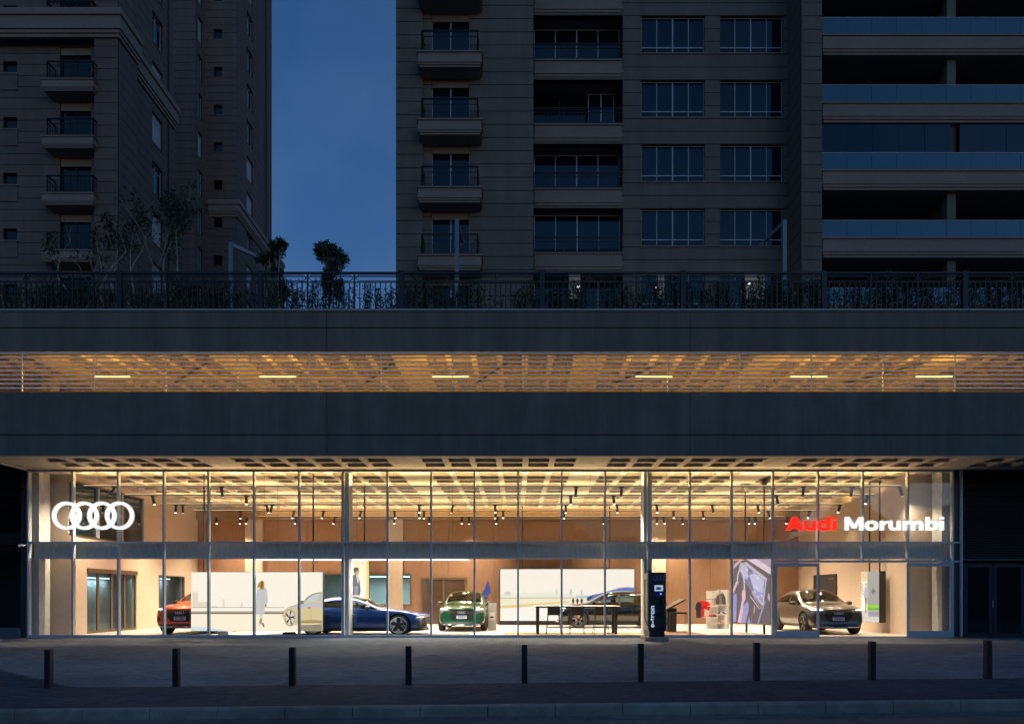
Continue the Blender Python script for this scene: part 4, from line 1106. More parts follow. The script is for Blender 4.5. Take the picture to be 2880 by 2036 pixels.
def text_obj(name, body, size, loc, rot, m, parent, sx=1., extrude=.002, bold=0.):
    me = text_mesh(body, size, extrude, bold); me.materials.clear(); me.materials.append(m)
    o = bpy.data.objects.new(name, me); COL.objects.link(o); o.parent = parent
    o.location = Vector(loc)-(wloc(parent) if parent else Vector()); o.rotation_euler = rot; o.scale = (sx, 1, 1); return o

def make_wheel(style, r, rr):
    """wheel lying along x, outer face towards -x; returns meshes"""
    ty = MB().lathe([(-.10, rr), (-.125, rr+.02), (-.13, (r+rr)/2), (-.115, r-.025), (-.09, r-.004), (0, r), (.09, r-.004), (.115, r-.025), (.13, (r+rr)/2), (.12, rr+.01)], 'x', n=36)
    for k in range(-2, 3): ty.lathe([(k*.04-.006, r+.001), (k*.04-.004, r+.0015), (k*.04+.006, r+.001)], 'x', n=36)
    bar_ = MB().lathe([(.10, rr), (.06, rr*.9), (-.03, rr*.9), (-.085, rr*.93), (-.10, rr), (-.112, rr+.012), (-.118, rr+.004), (-.1, rr*.93)], 'x', n=36)
    disc = MB().lathe([(.02, .02), (.02, rr*.62), (.045, rr*.62), (.045, .02)], 'x', n=28)
    sp, sp2 = MB(), MB()
    n = 5
    for i in range(n):
        a = 2*math.pi*i/n+math.pi/2
        def P(rad, t, dx): return (dx, rad*math.cos(a)-t*math.sin(a), rad*math.sin(a)+t*math.cos(a))
        if style == 'star':      # broad bladed spokes in a star
            for (t0, t1, m_) in ((-.5, .5, sp),):
                q = [P(.04, -.055, -.085), P(rr*.55, -.085, -.075), P(rr*.95, -.035, -.095), P(rr*.95, .035, -.095), P(rr*.55, .085, -.075), P(.04, .055, -.085)]
                k = len(m_.v); m_.v += q+[(p[0]+.035, p[1], p[2]) for p in q]
                m_.f += [tuple(range(k, k+6)), tuple(range(k+11, k+5, -1))]+[(k+j, k+6+j, k+6+(j+1) % 6, k+(j+1) % 6) for j in range(6)]; m_.m += [0]*8
            q = [P(rr*.3, .055, -.09), P(rr*.62, .078, -.082), P(rr*.62, .062, -.088), P(rr*.3, .042, -.095)]; sp2.quad(q); q = [P(rr*.3, -.055, -.09), P(rr*.62, -.078, -.082), P(rr*.62, -.062, -.088), P(rr*.3, -.042, -.095)]; sp2.quad(q)
        else:                    # slender turbine spokes, bright faces
            for sk, wd in ((.09, .022), (-.02, .03)):
                q = [P(.05, -.03, -.08), P(rr*.95, sk-wd, -.095), P(rr*.95, sk+wd, -.095), P(.05, .03, -.08)]
                k = len(sp.v); sp.v += q+[(p[0]+.03, p[1], p[2]) for p in q]
                sp.f += [tuple(range(k, k+4)), tuple(range(k+7, k+3, -1))]+[(k+j, k+4+j, k+4+(j+1) % 4, k+(j+1) % 4) for j in range(4)]; sp.m += [0]*6
            q = [P(.08, -.02, -.0835), P(rr*.93, -.045, -.0985), P(rr*.93, -.005, -.0985), P(.08, .012, -.0835)]; sp2.quad(q)
            q = [P(.08, .012, -.0835), P(rr*.93, .075, -.0985), P(rr*.93, .105, -.0985), P(.08, .024, -.0835)]; sp2.quad(q)
    if style == 'star': disc.lathe([(-.045, .03), (-.05, rr*.93)], 'x', n=30)
    sp.lathe([(-.09, .001), (-.09, .05), (-.05, .065)], 'x', n=20)
    cal = MB()
    for a0 in (.5,):
        pts = []
        for i in range(7):
            a = a0+i*.16; pts.append((a, rr*.5, rr*.82))
        for (a, r0, r1), (b, _, _) in zip(pts[:-1], pts[1:]):
            q = [(-.02, r0*math.cos(a), r0*math.sin(a)), (-.02, r1*math.cos(a), r1*math.sin(a)), (-.02, r1*math.cos(b), r1*math.sin(b)), (-.02, r0*math.cos(b), r0*math.sin(b))]
            k = len(cal.v); cal.v += q+[(.06, p[1], p[2]) for p in q]; cal.f += [(k, k+1, k+2, k+3), (k, k+4, k+5, k+1), (k+1, k+5, k+6, k+2), (k+3, k+2, k+6, k+7)]; cal.m += [0]*4
    return ty, bar_, disc, sp, sp2, cal
def car(name, kind, paint_m, plate=None):
    suv = kind == 'suv'
    if suv:
        rw, wb, rimr = .375, 2.928, .275
        T = lambda *a: [(a[0], a[1]), (a[2], a[3]), (a[4], a[5]), (a[6], a[7]), (0, a[8])]
        sts = [dict(y=-2.44, w=.80, zb=.27, zs=.74, top=T(.72,.80,.62,.835,.56,.85,.3,.865,.87), c=.30),
               dict(y=-2.36, w=.90, zb=.215, zs=.83, top=T(.80,.885,.70,.92,.62,.935,.34,.95,.955), c=.30),
               dict(y=-2.05, w=.945, zb=.20, zs=.90, top=T(.86,.945,.78,.975,.70,.99,.38,1.01,1.015), c=.20),
               dict(y=-1.464, w=.967, zb=.20, zs=.945, top=T(.88,.99,.82,1.02,.74,1.04,.40,1.065,1.07), c=.08),
               dict(y=-.98, w=.962, zb=.20, zs=.965, top=T(.88,1.01,.835,1.05,.78,1.075,.42,1.115,1.12), c=.05, glass='sw'),
               dict(y=-.52, w=.955, zb=.20, zs=.975, top=T(.885,1.025,.79,1.27,.725,1.335,.40,1.405,1.415), glass='sw'),
               dict(y=-.08, w=.953, zb=.20, zs=.985, top=T(.885,1.04,.715,1.455,.635,1.535,.34,1.59,1.60), glass='s'),
               dict(y=.55, w=.953, zb=.20, zs=.995, top=T(.88,1.055,.69,1.475,.605,1.56,.33,1.615,1.625), glass='s'),
               dict(y=1.1, w=.957, zb=.20, zs=1.005, top=T(.875,1.07,.69,1.43,.60,1.515,.33,1.575,1.585), glass='sr'),
               dict(y=1.58, w=.965, zb=.20, zs=1.01, top=T(.87,1.08,.72,1.30,.63,1.365,.34,1.425,1.435), glass='sr'),
               dict(y=2.05, w=.95, zb=.22, zs=1.0, top=T(.86,1.07,.79,1.11,.70,1.15,.36,1.19,1.195), c=-.08),
               dict(y=2.33, w=.91, zb=.26, zs=.96, top=T(.80,1.03,.72,1.06,.64,1.08,.34,1.10,1.105), c=-.18),
               dict(y=2.44, w=.82, zb=.36, zs=.88, top=T(.72,.94,.62,.97,.56,.985,.3,.995,1.0), c=-.22)]
    else:
        rw, wb, rimr = .362, 2.90, .285
        T = lambda *a: [(a[0], a[1]), (a[2], a[3]), (a[4], a[5]), (a[6], a[7]), (0, a[8])]
        sts = [dict(y=-2.47, w=.78, zb=.20, zs=.56, top=T(.70,.61,.62,.635,.54,.645,.3,.655,.66), c=.38),
               dict(y=-2.38, w=.90, zb=.14, zs=.66, top=T(.80,.71,.70,.725,.60,.735,.34,.745,.75), c=.36),
               dict(y=-2.05, w=.955, zb=.12, zs=.765, top=T(.88,.80,.78,.80,.68,.80,.38,.815,.82), c=.22),
               dict(y=-1.45, w=.98, zb=.12, zs=.855, top=T(.90,.885,.80,.87,.70,.875,.40,.895,.90), c=.08),
               dict(y=-.85, w=.965, zb=.12, zs=.855, top=T(.88,.905,.82,.92,.76,.935,.42,.965,.97), c=.05, glass='sw'),
               dict(y=-.30, w=.955, zb=.12, zs=.86, top=T(.875,.92,.77,1.12,.70,1.175,.40,1.235,1.245), glass='sw'),
               dict(y=.12, w=.955, zb=.12, zs=.865, top=T(.87,.935,.69,1.265,.61,1.33,.33,1.375,1.385), glass='s'),
               dict(y=.62, w=.96, zb=.12, zs=.87, top=T(.865,.945,.66,1.28,.58,1.345,.32,1.395,1.405), glass='s'),
               dict(y=1.1, w=.972, zb=.12, zs=.88, top=T(.86,.96,.67,1.235,.58,1.30,.32,1.345,1.355), glass='sr'),
               dict(y=1.6, w=.985, zb=.13, zs=.895, top=T(.86,.97,.72,1.10,.62,1.15,.33,1.20,1.21), glass='r'),
               dict(y=2.1, w=.955, zb=.15, zs=.91, top=T(.84,.965,.77,1.0,.68,1.02,.36,1.055,1.06), c=-.10),
               dict(y=2.38, w=.90, zb=.2, zs=.90, top=T(.78,.95,.70,.985,.62,.995,.34,1.01,1.015), c=-.2),
               dict(y=2.47, w=.80, zb=.3, zs=.80, top=T(.70,.85,.62,.87,.54,.88,.3,.89,.895), c=-.24)]
    whl = [(-wb/2, rw+.055), (wb/2, rw+.055)]
    me = build_body(sts, whl, rw); parts = split_mesh(me, whl, rw); wr = Wrap(me)
    root = bpy.data.objects.new(name, None); COL.objects.link(root)
    def P(nm, mb, m, smooth=True, parent=None, fix=False):
        return obj(nm, mb, m, parent or root, smooth, fix=fix)
    P('body', parts[0], paint_m); P('underbody', parts[4], M['trim'])
    P('windshield', parts[2], M['car_glass']); P('rear_window', parts[3], M['car_glass'])
    for sg in (-1, 1):
        b = MB(); idx = {}
        for f in parts[1].f:
            if sum(parts[1].v[i][0] for i in f)*sg > 0:
                k = len(b.v); b.v += [parts[1].v[i] for i in f]; b.f.append(tuple(range(k, k+len(f)))); b.m.append(0)
        P('side_window', b, M['car_glass'])
    # wheels
    ty, ba, di, sp, sp2, ca = make_wheel('turbine' if suv else 'star', rw, rimr)
    first_w = None
    for sy in (-1, 1):
        for sx in (-1, 1):
            w = bpy.data.objects.new('wheel', None); COL.objects.link(w); w.parent = root
            if first_w is None:
                objs = [obj('tyre', ty, M['tyre'], None, True, fix=False), obj('rim', ba, M['rim_dark'] if suv else M['rim_bright'], None, True, fix=False), obj('brake_disc', di, M['rim_bright'], None, True, fix=False),
                        obj('spokes', sp, M['rim_dark'], None, False), obj('spoke_inlay', sp2, M['rim_bright'], None, False, fix=False), obj('brake_caliper', ca, M['caliper'], None, False)]
                for o in objs: o.parent = w
                first_w = objs
            else:
                for o in first_w: c = o.copy(); COL.objects.link(c); c.parent = w
            w.location = (sx*.845, sy*wb/2, rw)
            if sx > 0: w.rotation_euler = (0, 0, math.pi)
    # cabin
    it = MB()
    hs = 1.0 if suv else .84
    for y in (-.15, .85):
        for x in (-.38, .38):
            it.box(x-.23, x+.23, y-.25, y+.25, .45, hs*.62).box(x-.22, x+.22, y+.18, y+.32, hs*.55, hs*1.1).box(x-.12, x+.12, y+.2, y+.3, hs*1.12, hs*1.24)
    it.box(-.72, .72, -.95 if suv else -.75, -.62 if suv else -.45, hs*.6, hs*.99).box(-.75, .75, -.9, 1.6, .3, .42)
    P('cabin', it, M['seat'], False)
    st_ = MB(); 
    for i in range(16):
        a, b = 2*math.pi*i/16, 2*math.pi*(i+1)/16; yv = -.52 if suv else -.35
        st_.tube((-.36+.18*math.cos(a), yv, hs*.98+.16*math.sin(a)), (-.36+.18*math.cos(b), yv, hs*.98+.16*math.sin(b)), .014, n=5)
    P('steering_wheel', st_, M['seat'], False)
    # face
    if suv:
        P('grille', wr.patch([(.845, -.40, .40), (.76, -.47, .47), (.62, -.46, .46), (.48, -.34, .34), (.45, -.31, .31)], cols=16), M['grille'])
        fins = MB()
        for i in range(-5, 6):
            if i == 0: continue
            x = i*.088; zlo = .46 if abs(x) < .38 else .6; wr.patch([(.82, x-.006, x+.006), (zlo, x-.006, x+.006)], off=.014, cols=1, mb=fins)
        P('grille_bars', fins, M['rim_dark'])
        for sx in (-1, 1):
            P('headlight', wr.patch([(.90, sx*.84, sx*.62), (.86, sx*.88, sx*.52), (.80, sx*.885, sx*.60), (.74, sx*.88, sx*.80)], off=.007, cols=10), M['head_lens'])
            P('daylight_strip', wr.patch([(.893, sx*.835, sx*.60), (.855, sx*.875, sx*.54)], off=.013, cols=10), M['headlight'])
            P('corner_intake', wr.patch([(.64, sx*.865, sx*.78), (.52, sx*.875, sx*.70), (.42, sx*.87, sx*.78)], off=.008, cols=8), M['trim'])
            P('rear_light', wr.patch([(.97, sx*.80, sx*.05), (.91, sx*.80, sx*.05)], sgn=-1, off=.008, cols=14), M['tail'])
        P('lower_intake', wr.patch([(.365, -.50, .50), (.305, -.60, .60)], cols=12), M['trim'])
        P('skid_trim', wr.patch([(.285, -.74, .74), (.255, -.70, .70)], off=.014, cols=14), M['chrome'])
        ez, er, pz = .765, .052, .565
    else:
        P('grille', wr.patch([(.60, -.42, .42), (.50, -.50, .50), (.36, -.46, .46), (.27, -.38, .38)], cols=16), M['grille'])
        for sx in (-1, 1):
            P('headlight', wr.patch([(.665, sx*.86, sx*.58), (.62, sx*.89, sx*.50), (.565, sx*.88, sx*.66)], off=.008, cols=10), M['head_lens'])
            P('daylight_strip', wr.patch([(.655, sx*.85, sx*.62), (.63, sx*.87, sx*.60)], off=.013, cols=10), M['headlight'])
            P('corner_intake', wr.patch([(.48, sx*.885, sx*.66), (.24, sx*.87, sx*.60)], off=.008, cols=8), M['trim'])
        P('lower_lip', wr.patch([(.20, -.7, .7), (.16, -.68, .68)], off=.012, cols=12), M['trim'])
        P('rear_light', wr.patch([(.86, -.76, .76), (.81, -.76, .76)], sgn=-1, off=.008, cols=20), M['tail'])
        ez, er, pz = .575, .05, .42
    h = wr.front(0, ez); yb = (h.y if h else -2.5)-.022
    em = MB()
    for i in range(4): em.ring((i-1.5)*er*1.28, ez, er-.013, er, yb-.006*(i % 2), yb+.012, n=20)
    P('emblem', em, M['satin_chrome'], False)
    if plate:
        h = wr.front(0, pz); yp = (h.y if h else -2.5)-.03
        pb = P('number_plate', MB().box(-.2, .2, yp, yp+.022, pz-.065, pz+.065), M['plate'], False)
        obj('plate_band', MB().box(-.195, .195, yp-.002, yp-.0005, pz+.032, pz+.06), M['plate_blue'], pb)
        text_obj('plate_number', plate, .098, (0, yp-.002, pz-.018), (R(90), 0, 0), M['ink'], pb, .86, .001, .002)
    # sides
    for sx in (-1, 1):
        sm = MB(); zt = .93 if suv else .83; zl = .30 if suv else .24
        for y in ((-.83, .22, 1.12) if suv else (-.72, .30, 1.14)): wr.patch([(zt, y-.004, y+.004), (zl, y-.004, y+.004)], 'side', .003, 1, sx, sm)
        P('door_seam', sm, M['trim'])
        P('sill_trim', wr.patch([(.33 if suv else .24, -.95, .95), (.235 if suv else .15, -.95, .95)], 'side', .008, 12, sx), M['trim'] if not suv else M['rim_dark'])
        hd = MB()
        for y in ((.08, .98) if suv else (.16, 1.0)):
            p = wr.side(y, .845 if suv else .74, sx)
            if p is not None: hd.box(p.x-.01, p.x+.028*sx, y-.11, y+.11, p.z-.014, p.z+.014)
        each('door_handle', hd, M['chrome'], root)
        # B pillar and window line
        bp = MB(); y = .24 if suv else .33
        wr.patch([(1.46 if suv else 1.26, y-.03, y+.05), (1.04 if suv else .93, y-.05, y+.05)], 'side', .006, 2, sx, bp); P('door_pillar', bp, M['trim'])
        # mirror
        my, mz = (-.62, 1.07) if suv else (-.42, .965)
        mr = MB()
        for k in range(7):
            pass
        mr.lathe([(-.125, .001), (-.11, .05), (-.04, .085), (.05, .085), (.11, .06), (.125, .001)], 'x', (0, 0, 0), 14)
        mr.v = [(sx*1.03+v[0], my+v[1]*.9, mz+.02+v[2]*.85) for v in mr.v]
        mr.tube((sx*.90, my+.02, mz-.05), (sx*.98, my, mz-.01), .025, n=8)
        P('mirror', mr, M['trim'] if suv else M['blackp'])
        # wheel arch lips
        al = MB()
        for wy in (-wb/2, wb/2):
            for i in range(20):
                a, b = math.pi*(-.08+1.16*i/20), math.pi*(-.08+1.16*(i+1)/20); pts = []
                for t, r in ((a, rw+.06), (b, rw+.06), (b, rw+.095), (a, rw+.095)):
                    p = wr.side(wy+r*math.cos(t), rw+r*math.sin(t), sx); pts.append(None if p is None or abs(p.x) < .7 else Vector((p.x+sx*.008, p.y, p.z)))
                if all(pts): al.quad(pts)
        P('wheel_arch_trim', al, paint_m if not suv else M['trim'])
    return root
def place(root, label, x, y, yaw, sc=(1, 1, 1), group='cars in the showroom'):
    root.location = (x, y, .002); root.rotation_euler = (0, 0, R(yaw)); root.scale = sc; return tag(root, label, 'car', group)
suv0 = car('car', 'suv', M['bronzegrey'], 'AVV4A03')
def recolour(src, paint_m, plate):
    c = copy_tree(src)
    for ch in c.children:
        for s_ in ch.material_slots:
            if s_.material == M['bronzegrey']: s_.link = 'OBJECT'; s_.material = paint_m
        if ch.name.startswith('number_plate'):
            for q in list(ch.children):
                if q.name.startswith('plate_number'):
                    me = text_mesh(plate, .098, .001, .002); me.materials.clear(); me.materials.append(M['ink']); q.data = me
    return c
place(suv0, 'bronze grey SUV coupe with lit headlights facing out of the open door', 11.62, 3.3, -2, (1.03, 1.0, 1.03))
place(recolour(suv0, M['red'], 'AVV3B66'), 'bright red SUV half hidden behind the big white screen', -11.98, 3.5, -3, (1.06, 1.04, 1.05))
place(recolour(suv0, M['green'], 'RHF3F54'), 'dark green SUV facing the glass in the middle of the showroom', -2.15, 5.75, 0)
blk = recolour(suv0, M['blackp'], 'AVV5C12'); place(blk, 'black SUV coupe side-on behind the high table and stools', 4.22, 7.2, -90, (1, 1.04, 1))
gt = place(car('car', 'gt', M['blue'], None), 'low blue sports saloon parked side-on behind the glass', -5.7, 1.75, 90, (1, 1.05, 1))
# ------------------------------------------------------------------ screens and pictures
def emis(c, s=1.): 
    k = 'e_%s_%s' % (tuple(round(v, 3) for v in c), s)
    if k not in M: M[k] = emit('screen_ink', c, s)
    return M[k]
class Pic:
    """flat picture on a screen: shapes given in screen units (u right, v up), laid a few tenths of a millimetre apart"""
    def __init__(s, fn): s.fn, s.mb, s.mats, s.n = fn, MB(), [], 0
    def poly(s, pts, col, st=1.):
        m = emis(col, st)
        if m not in s.mats: s.mats.append(m)
        s.n += 1; s.mb.quad([s.fn(u, v, .002+s.n*.0006) for u, v in pts], s.mats.index(m)); return s
    def rect(s, u0, v0, u1, v1, col, st=1.): return s.poly([(u0, v0), (u1, v0), (u1, v1), (u0, v1)], col, st)
    def line(s, pts, w, col, st=1.):
        for a, b in zip(pts[:-1], pts[1:]):
            d = Vector((b[0]-a[0], b[1]-a[1])); L = d.length
            if L < 1e-6: continue
            n = Vector((-d.y, d.x))/L*w/2; s.poly([(a[0]-n.x, a[1]-n.y), (b[0]-n.x, b[1]-n.y), (b[0]+n.x, b[1]+n.y), (a[0]+n.x, a[1]+n.y)], col, st)
        return s
    def ell(s, cu, cv, ru, rv, col, st=1., n=20, a0=0, a1=6.2832):
        return s.poly([(cu+ru*math.cos(a0+(a1-a0)*i/n), cv+rv*math.sin(a0+(a1-a0)*i/n)) for i in range(n+(0 if a1-a0 > 6.28 else 1))], col, st)
    def done(s, parent): return obj('picture', s.mb, s.mats, parent, fix=False)

# big white screen on the left
YS = .34; sx0, sx1, sz0, sz1 = PX(537, YS), PX(908, YS), PZ(1774, YS), PZ(1608, YS)
scr = thing('led_screen', 'wide white screen showing a woman and a gold car, in front of the red car', 'screen', ((sx0+sx1)/2, YS, 0))
obj('case', MB().box(sx0, sx1, YS, YS+.2, sz0, sz1), M['matte_black'], scr)
U = lambda px: PX(px, YS); V_ = lambda py: PZ(py, YS)
p = Pic(lambda u, v, o: (U(u), YS-o, V_(v)))
p.rect(537.5, 1773.5, 907.5, 1608.5, (1., .91, .77), 1.06)
p.rect(537.5, 1773.5, 907.5, 1729, (1., .88, .68), 1.06)
p.poly([(537.5, 1773.5), (640, 1773.5), (600, 1766), (537.5, 1760)], (.74, .86, .92), .95)
for a, b, c in ((541, 557, 1664), (557, 583, 1692), (626, 632, 1685), (677, 684, 1694), (596, 612, 1703)): p.rect(a, 1707, b, c, (.93, .82, .66), .92)
p.rect(537.5, 1708.2, 800, 1707, (.30, .20, .10), .6)
p.rect(537.5, 1723.2, 800, 1718, (.62, .50, .34), .8); p.rect(537.5, 1726, 800, 1723.2, (.28, .2, .12), .6)
W = lambda *q: [(400+x*.1568, 1580+y*.1568) for x, y in q]
p.poly(W((2070,475),(2130,455),(2205,450),(2240,500),(2255,690),(2225,795),(2200,790),(2195,925),(2030,925),(2045,720),(2050,560)), (.86, .84, .85), .72)
p.poly(W((2105,640),(2200,640),(2200,660),(2100,660)), (.80, .76, .72), .75)
p.line(W((2150,660),(2140,920)), .5, (.8, .76, .72), .7)
p.poly(W((2205,770),(2230,760),(2225,800),(2208,800)), (.25, .15, .1), .6)
p.poly(W((2055,465),(2095,370),(2140,325),(2185,345),(2195,430),(2170,500),(2130,490),(2105,450)), (.72, .42, .08), .7)
p.poly(W((2120,400),(2145,340),(2175,370),(2160,480),(2140,480)), (.45, .22, .04), .6)
p.poly(W((2100,930),(2165,930),(2150,1050),(2115,1060)), (.92, .85, .78), .85)
p.poly(W((2110,1010),(2160,1010),(2150,1080),(2185,1150),(2170,1165),(2140,1100),(2110,1130),(2090,1140)), (.7, .45, .28), .7)
p.poly(W((2085,1100),(2120,1090),(2120,1140),(2090,1150)), (.85, .82, .8), .8); p.poly(W((2150,1090),(2180,1090),(2200,1160),(2180,1170)), (.4, .3, .25), .6)
G = lambda *q: [(760+x*.209, min(907.5 if False else 1773, 1640+y*.209)) for x, y in q]
p.poly(G((165,440),(190,370),(250,320),(370,280),(430,250),(500,180),(570,140),(660,118),(704,116),(704,520),(560,545),(330,560),(300,580),(215,560)), (.92, .74, .40), .82)
p.poly(G((250,330),(370,290),(700,250),(704,330),(540,310),(400,330)), (.74, .75, .82), .78)
p.poly(G((450,262),(510,195),(570,155),(655,140),(610,240)), (.70, .80, .84), .85); p.poly(G((650,240),(672,145),(704,138),(704,232)), (.62, .72, .82), .8)
p.poly(G((445,265),(500,190),(570,142),(640,124),(704,120),(704,128),(640,134),(575,152),(512,198)), (.38, .32, .24), .6)
p.poly(G((405,235),(450,232),(450,280),(415,275)), (.25, .33, .38), .6)
p.poly(G((400,500),(560,490),(704,500),(704,540),(560,535),(400,530)), (.66, .46, .16), .7)
p.line(G((165,440),(190,370),(250,320),(370,280),(430,250)), 1.0, (.5, .42, .28), .6)
p.line(G((552,320),(552,520)), .7, (.5, .4, .25), .6); p.poly(G((500,320),(545,315),(545,335),(520,340)), (.6, .5, .4), .6)
p.poly(G((400,560),(704,545),(704,638),(400,638)), (.52, .45, .30), .6)
wc = [(760+268*.209, 1640+462*.209)]
p.ell(wc[0][0], wc[0][1], 14.5, 24, (.52, .40, .22), .7); p.ell(wc[0][0], wc[0][1], 12.6, 21.5, (.88, .80, .68), .9)
for i in range(5):
    a = 1.2+i*1.2566; p.poly([(wc[0][0]+1.6*math.cos(a+1.5), wc[0][1]+2.6*math.sin(a+1.5)), (wc[0][0]+12*math.cos(a-.22), wc[0][1]+20.5*math.sin(a-.22)), (wc[0][0]+12*math.cos(a+.22), wc[0][1]+20.5*math.sin(a+.22)), (wc[0][0]-1.6*math.cos(a+1.5), wc[0][1]-2.6*math.sin(a+1.5))], (.14, .11, .10), .5)
p.done(scr)
obj('stand', MB().box(PX(620, .75), PX(648, .75), .56, .95, 0, .16), M['white'], scr)
obj('stand', MB().box(PX(800, .75), PX(828, .75), .56, .9, 0, .12), M['matte_black'], scr)
for px in (574, 881): obj('hanging_rod', rod(px, YS+.3, sz1-.1, ZC), M['black'], scr)
# white screen in the middle, on the back wall
YM = 9.75; mx0, mx1, mz0, mz1 = PX(1407, YM), PX(1784, YM), PZ(1745, YM), PZ(1600, YM)
sc2 = thing('led_wall', 'wide pale landscape screen behind the black car and high table', 'screen', ((mx0+mx1)/2, YM, 0))
obj('case', MB().box(mx0-.04, mx1+.04, YM, YM+.25, mz0-.03, mz1+.03), M['matte_black'], sc2)
obj('plinth', MB().box(mx0-.1, mx1+.1, YM+.02, YM+.3, 0, mz0-.03), M['rim_dark'], sc2)
q = Pic(lambda u, v, o: (PX(u, YM), YM-o, PZ(v, YM)))
q.rect(1407, 1745, 1784, 1600, (.98, .90, .79), 1.02)
q.poly([(1407, 1668), (1560, 1664), (1640, 1676), (1784, 1676), (1784, 1745), (1407, 1745)], (.93, .94, .78), .93)
q.poly([(1407, 1680), (1784, 1679), (1784, 1681), (1407, 1682)], (.62, .48, .30), .7)
q.poly([(1407, 1684), (1784, 1682), (1784, 1690), (1407, 1700)], (.97, .90, .66), .95)
q.poly([(1407, 1703), (1600, 1690), (1600, 1694), (1407, 1712)], (.93, .70, .26), .9)
q.poly([(1407, 1710), (1784, 1690), (1784, 1745), (1407, 1745)], (1., .96, .86), .98)
q.poly([(1620, 1674), (1784, 1672), (1784, 1680), (1620, 1681)], (.62, .80, .84), .8)
for a, b, c in ((1563, 1567, 1656), (1602, 1609, 1656), (1633, 1638, 1658), (1420, 1436, 1663)): q.rect(a, 1673, b, c, (.80, .78, .74), .8)
C_ = lambda *z: [(1480+x*.1568, 1620+y*.1568) for x, y in z]
q.poly(C_((1080,440),(1090,370),(1200,330),(1400,290),(1560,240),(1650,205),(1780,192),(1935,200),(1935,300),(1500,420),(1200,450)), (.16, .24, .66), .7)
q.poly(C_((1570,245),(1650,212),(1780,200),(1935,210),(1935,216),(1780,206),(1660,220),(1600,245)), (.75, .80, .9), .8)
q.poly(C_((1085,410),(1160,360),(1200,345),(1180,380),(1110,430)), (.06, .07, .12), .5)
q.done(sc2)
for px in (1469, 1715): obj('hanging_rod', rod(px, YM-.1, mz1, ZC), M['black'], sc2)
# lit banner with the man in a suit
YN = 3.6; n0, n1, nz0, nz1 = PX(972, YN), PX(1038, YN), .62, PZ(1560, YN)
bn = thing('lit_banner', 'glowing banner with a man in a blue suit behind the blue car roof', 'banner', ((n0+n1)/2, YN, 0))
obj('case', MB().box(n0, n1, YN, YN+.12, nz0, nz1), M['matte_black'], bn)
q = Pic(lambda u, v, o: (PX(u, YN), YN-o, PZ(v, YN)))
q.rect(972, 1700, 1037.6, 1560, (1., .88, .60), 1.05); q.rect(1010, 1700, 1034, 1640, (1., .95, .8), 1.1)
q.poly([(1028, 1700), (1037.6, 1700), (1037.6, 1560), (1032, 1560)], (1., .72, .20), .95)
B_ = lambda *z: [(700+x*.3697, 1250+y*.3697) for x, y in z]
q.poly(B_((790,1000),(805,985),(830,985),(845,1050),(850,1110),(845,1145),(790,1145)), (.16, .17, .27), .55)
q.poly(B_((815,985),(832,985),(836,1040),(828,1060)), (.8, .8, .85), .8)
q.poly(B_((800,1080),(832,1070),(830,1145),(800,1145)), (.45, .44, .58), .6)
q.ell(700+820*.3697, 1250+962*.3697, 7.5, 10, (.70, .44, .27), .75); q.poly(B_((796,955),(800,938),(822,932),(838,942),(830,950),(806,975)), (.10, .06, .04), .4)
q.done(bn)
obj('hanging_rod', rod(1025, YN+.06, nz1, ZC), M['black'], bn)
obj('foot', MB().box(n0+.1, n1-.1, YN-.05, YN+.2, 0, .04).box((n0+n1)/2-.04, (n0+n1)/2+.04, YN+.03, YN+.09, .04, nz0), M['black'], bn)
# tall picture panel with the dashboard
A, B = Vector((8.57, 3.6, 0)), Vector((9.24, 1.4, 0)); tz0, tz1 = .33, 2.78
ld = thing('led_totem', 'tall screen showing a driver at a digital dashboard, hung by the shirts', 'screen', (8.9, 2.5, 0))
dv = (B-A).normalized(); nv = Vector((dv.y, -dv.x, 0))
if nv.y > 0: nv = -nv
LL = (B-A).length
def slab(a, b, z0, z1, n_, t, mb=None):
    mb = mb or MB(); c, d = a-n_*t, b-n_*t; k = len(mb.v)
    mb.v += [(a.x, a.y, z0), (b.x, b.y, z0), (d.x, d.y, z0), (c.x, c.y, z0), (a.x, a.y, z1), (b.x, b.y, z1), (d.x, d.y, z1), (c.x, c.y, z1)]
    for f in ((0,3,2,1),(4,5,6,7),(0,1,5,4),(1,2,6,5),(2,3,7,6),(3,0,4,7)): mb.f.append(tuple(k+i for i in f)); mb.m.append(0)
    return mb
obj('case', slab(A, B, tz0, tz1, nv, .12), M['matte_black'], ld)
# picture units: crop pixels of the panel, 165..845 across, 65..1330 down
def tot(u, v, o):
    t = (u-168)/(845-168); t = 1-(1-t)**1.0; pnt = A+dv*(LL*min(max(t, 0), 1)); return (pnt.x+nv.x*o, pnt.y+nv.y*o, tz1-(v-95)/(1318-95)*(tz1-tz0))
q = Pic(tot)
PU, PK, DK, LV = (.42, .40, .72), (.86, .52, .62), (.17, .13, .15), (.62, .58, .82)
q.rect(168, 95, 845, 1318, DK, .8)
q.poly([(168, 260), (340, 95), (280, 95), (168, 180)], (.72, .55, .62), .8); q.poly([(430, 95), (845, 95), (845, 400)], (.86, .66, .78), .9); q.poly([(600, 95), (845, 95), (845, 280)], (.62, .46, .58), .7)
q.poly([(370, 140), (410, 130), (790, 470), (775, 500)], (.75, .55, .66), .8)
q.poly([(280, 290), (310, 150), (400, 170), (560, 320), (770, 500), (715, 950), (520, 700), (400, 540), (330, 420)], (.26, .25, .42), .8)
q.poly([(300, 280), (320, 165), (400, 190), (450, 260), (440, 480), (360, 420)], LV, .85)
q.poly([(470, 390), (540, 360), (640, 400), (740, 510), (720, 650), (690, 700), (560, 680), (520, 560)], LV, .9)
q.poly([(520, 680), (690, 700), (735, 660), (715, 950)], PU, .85)
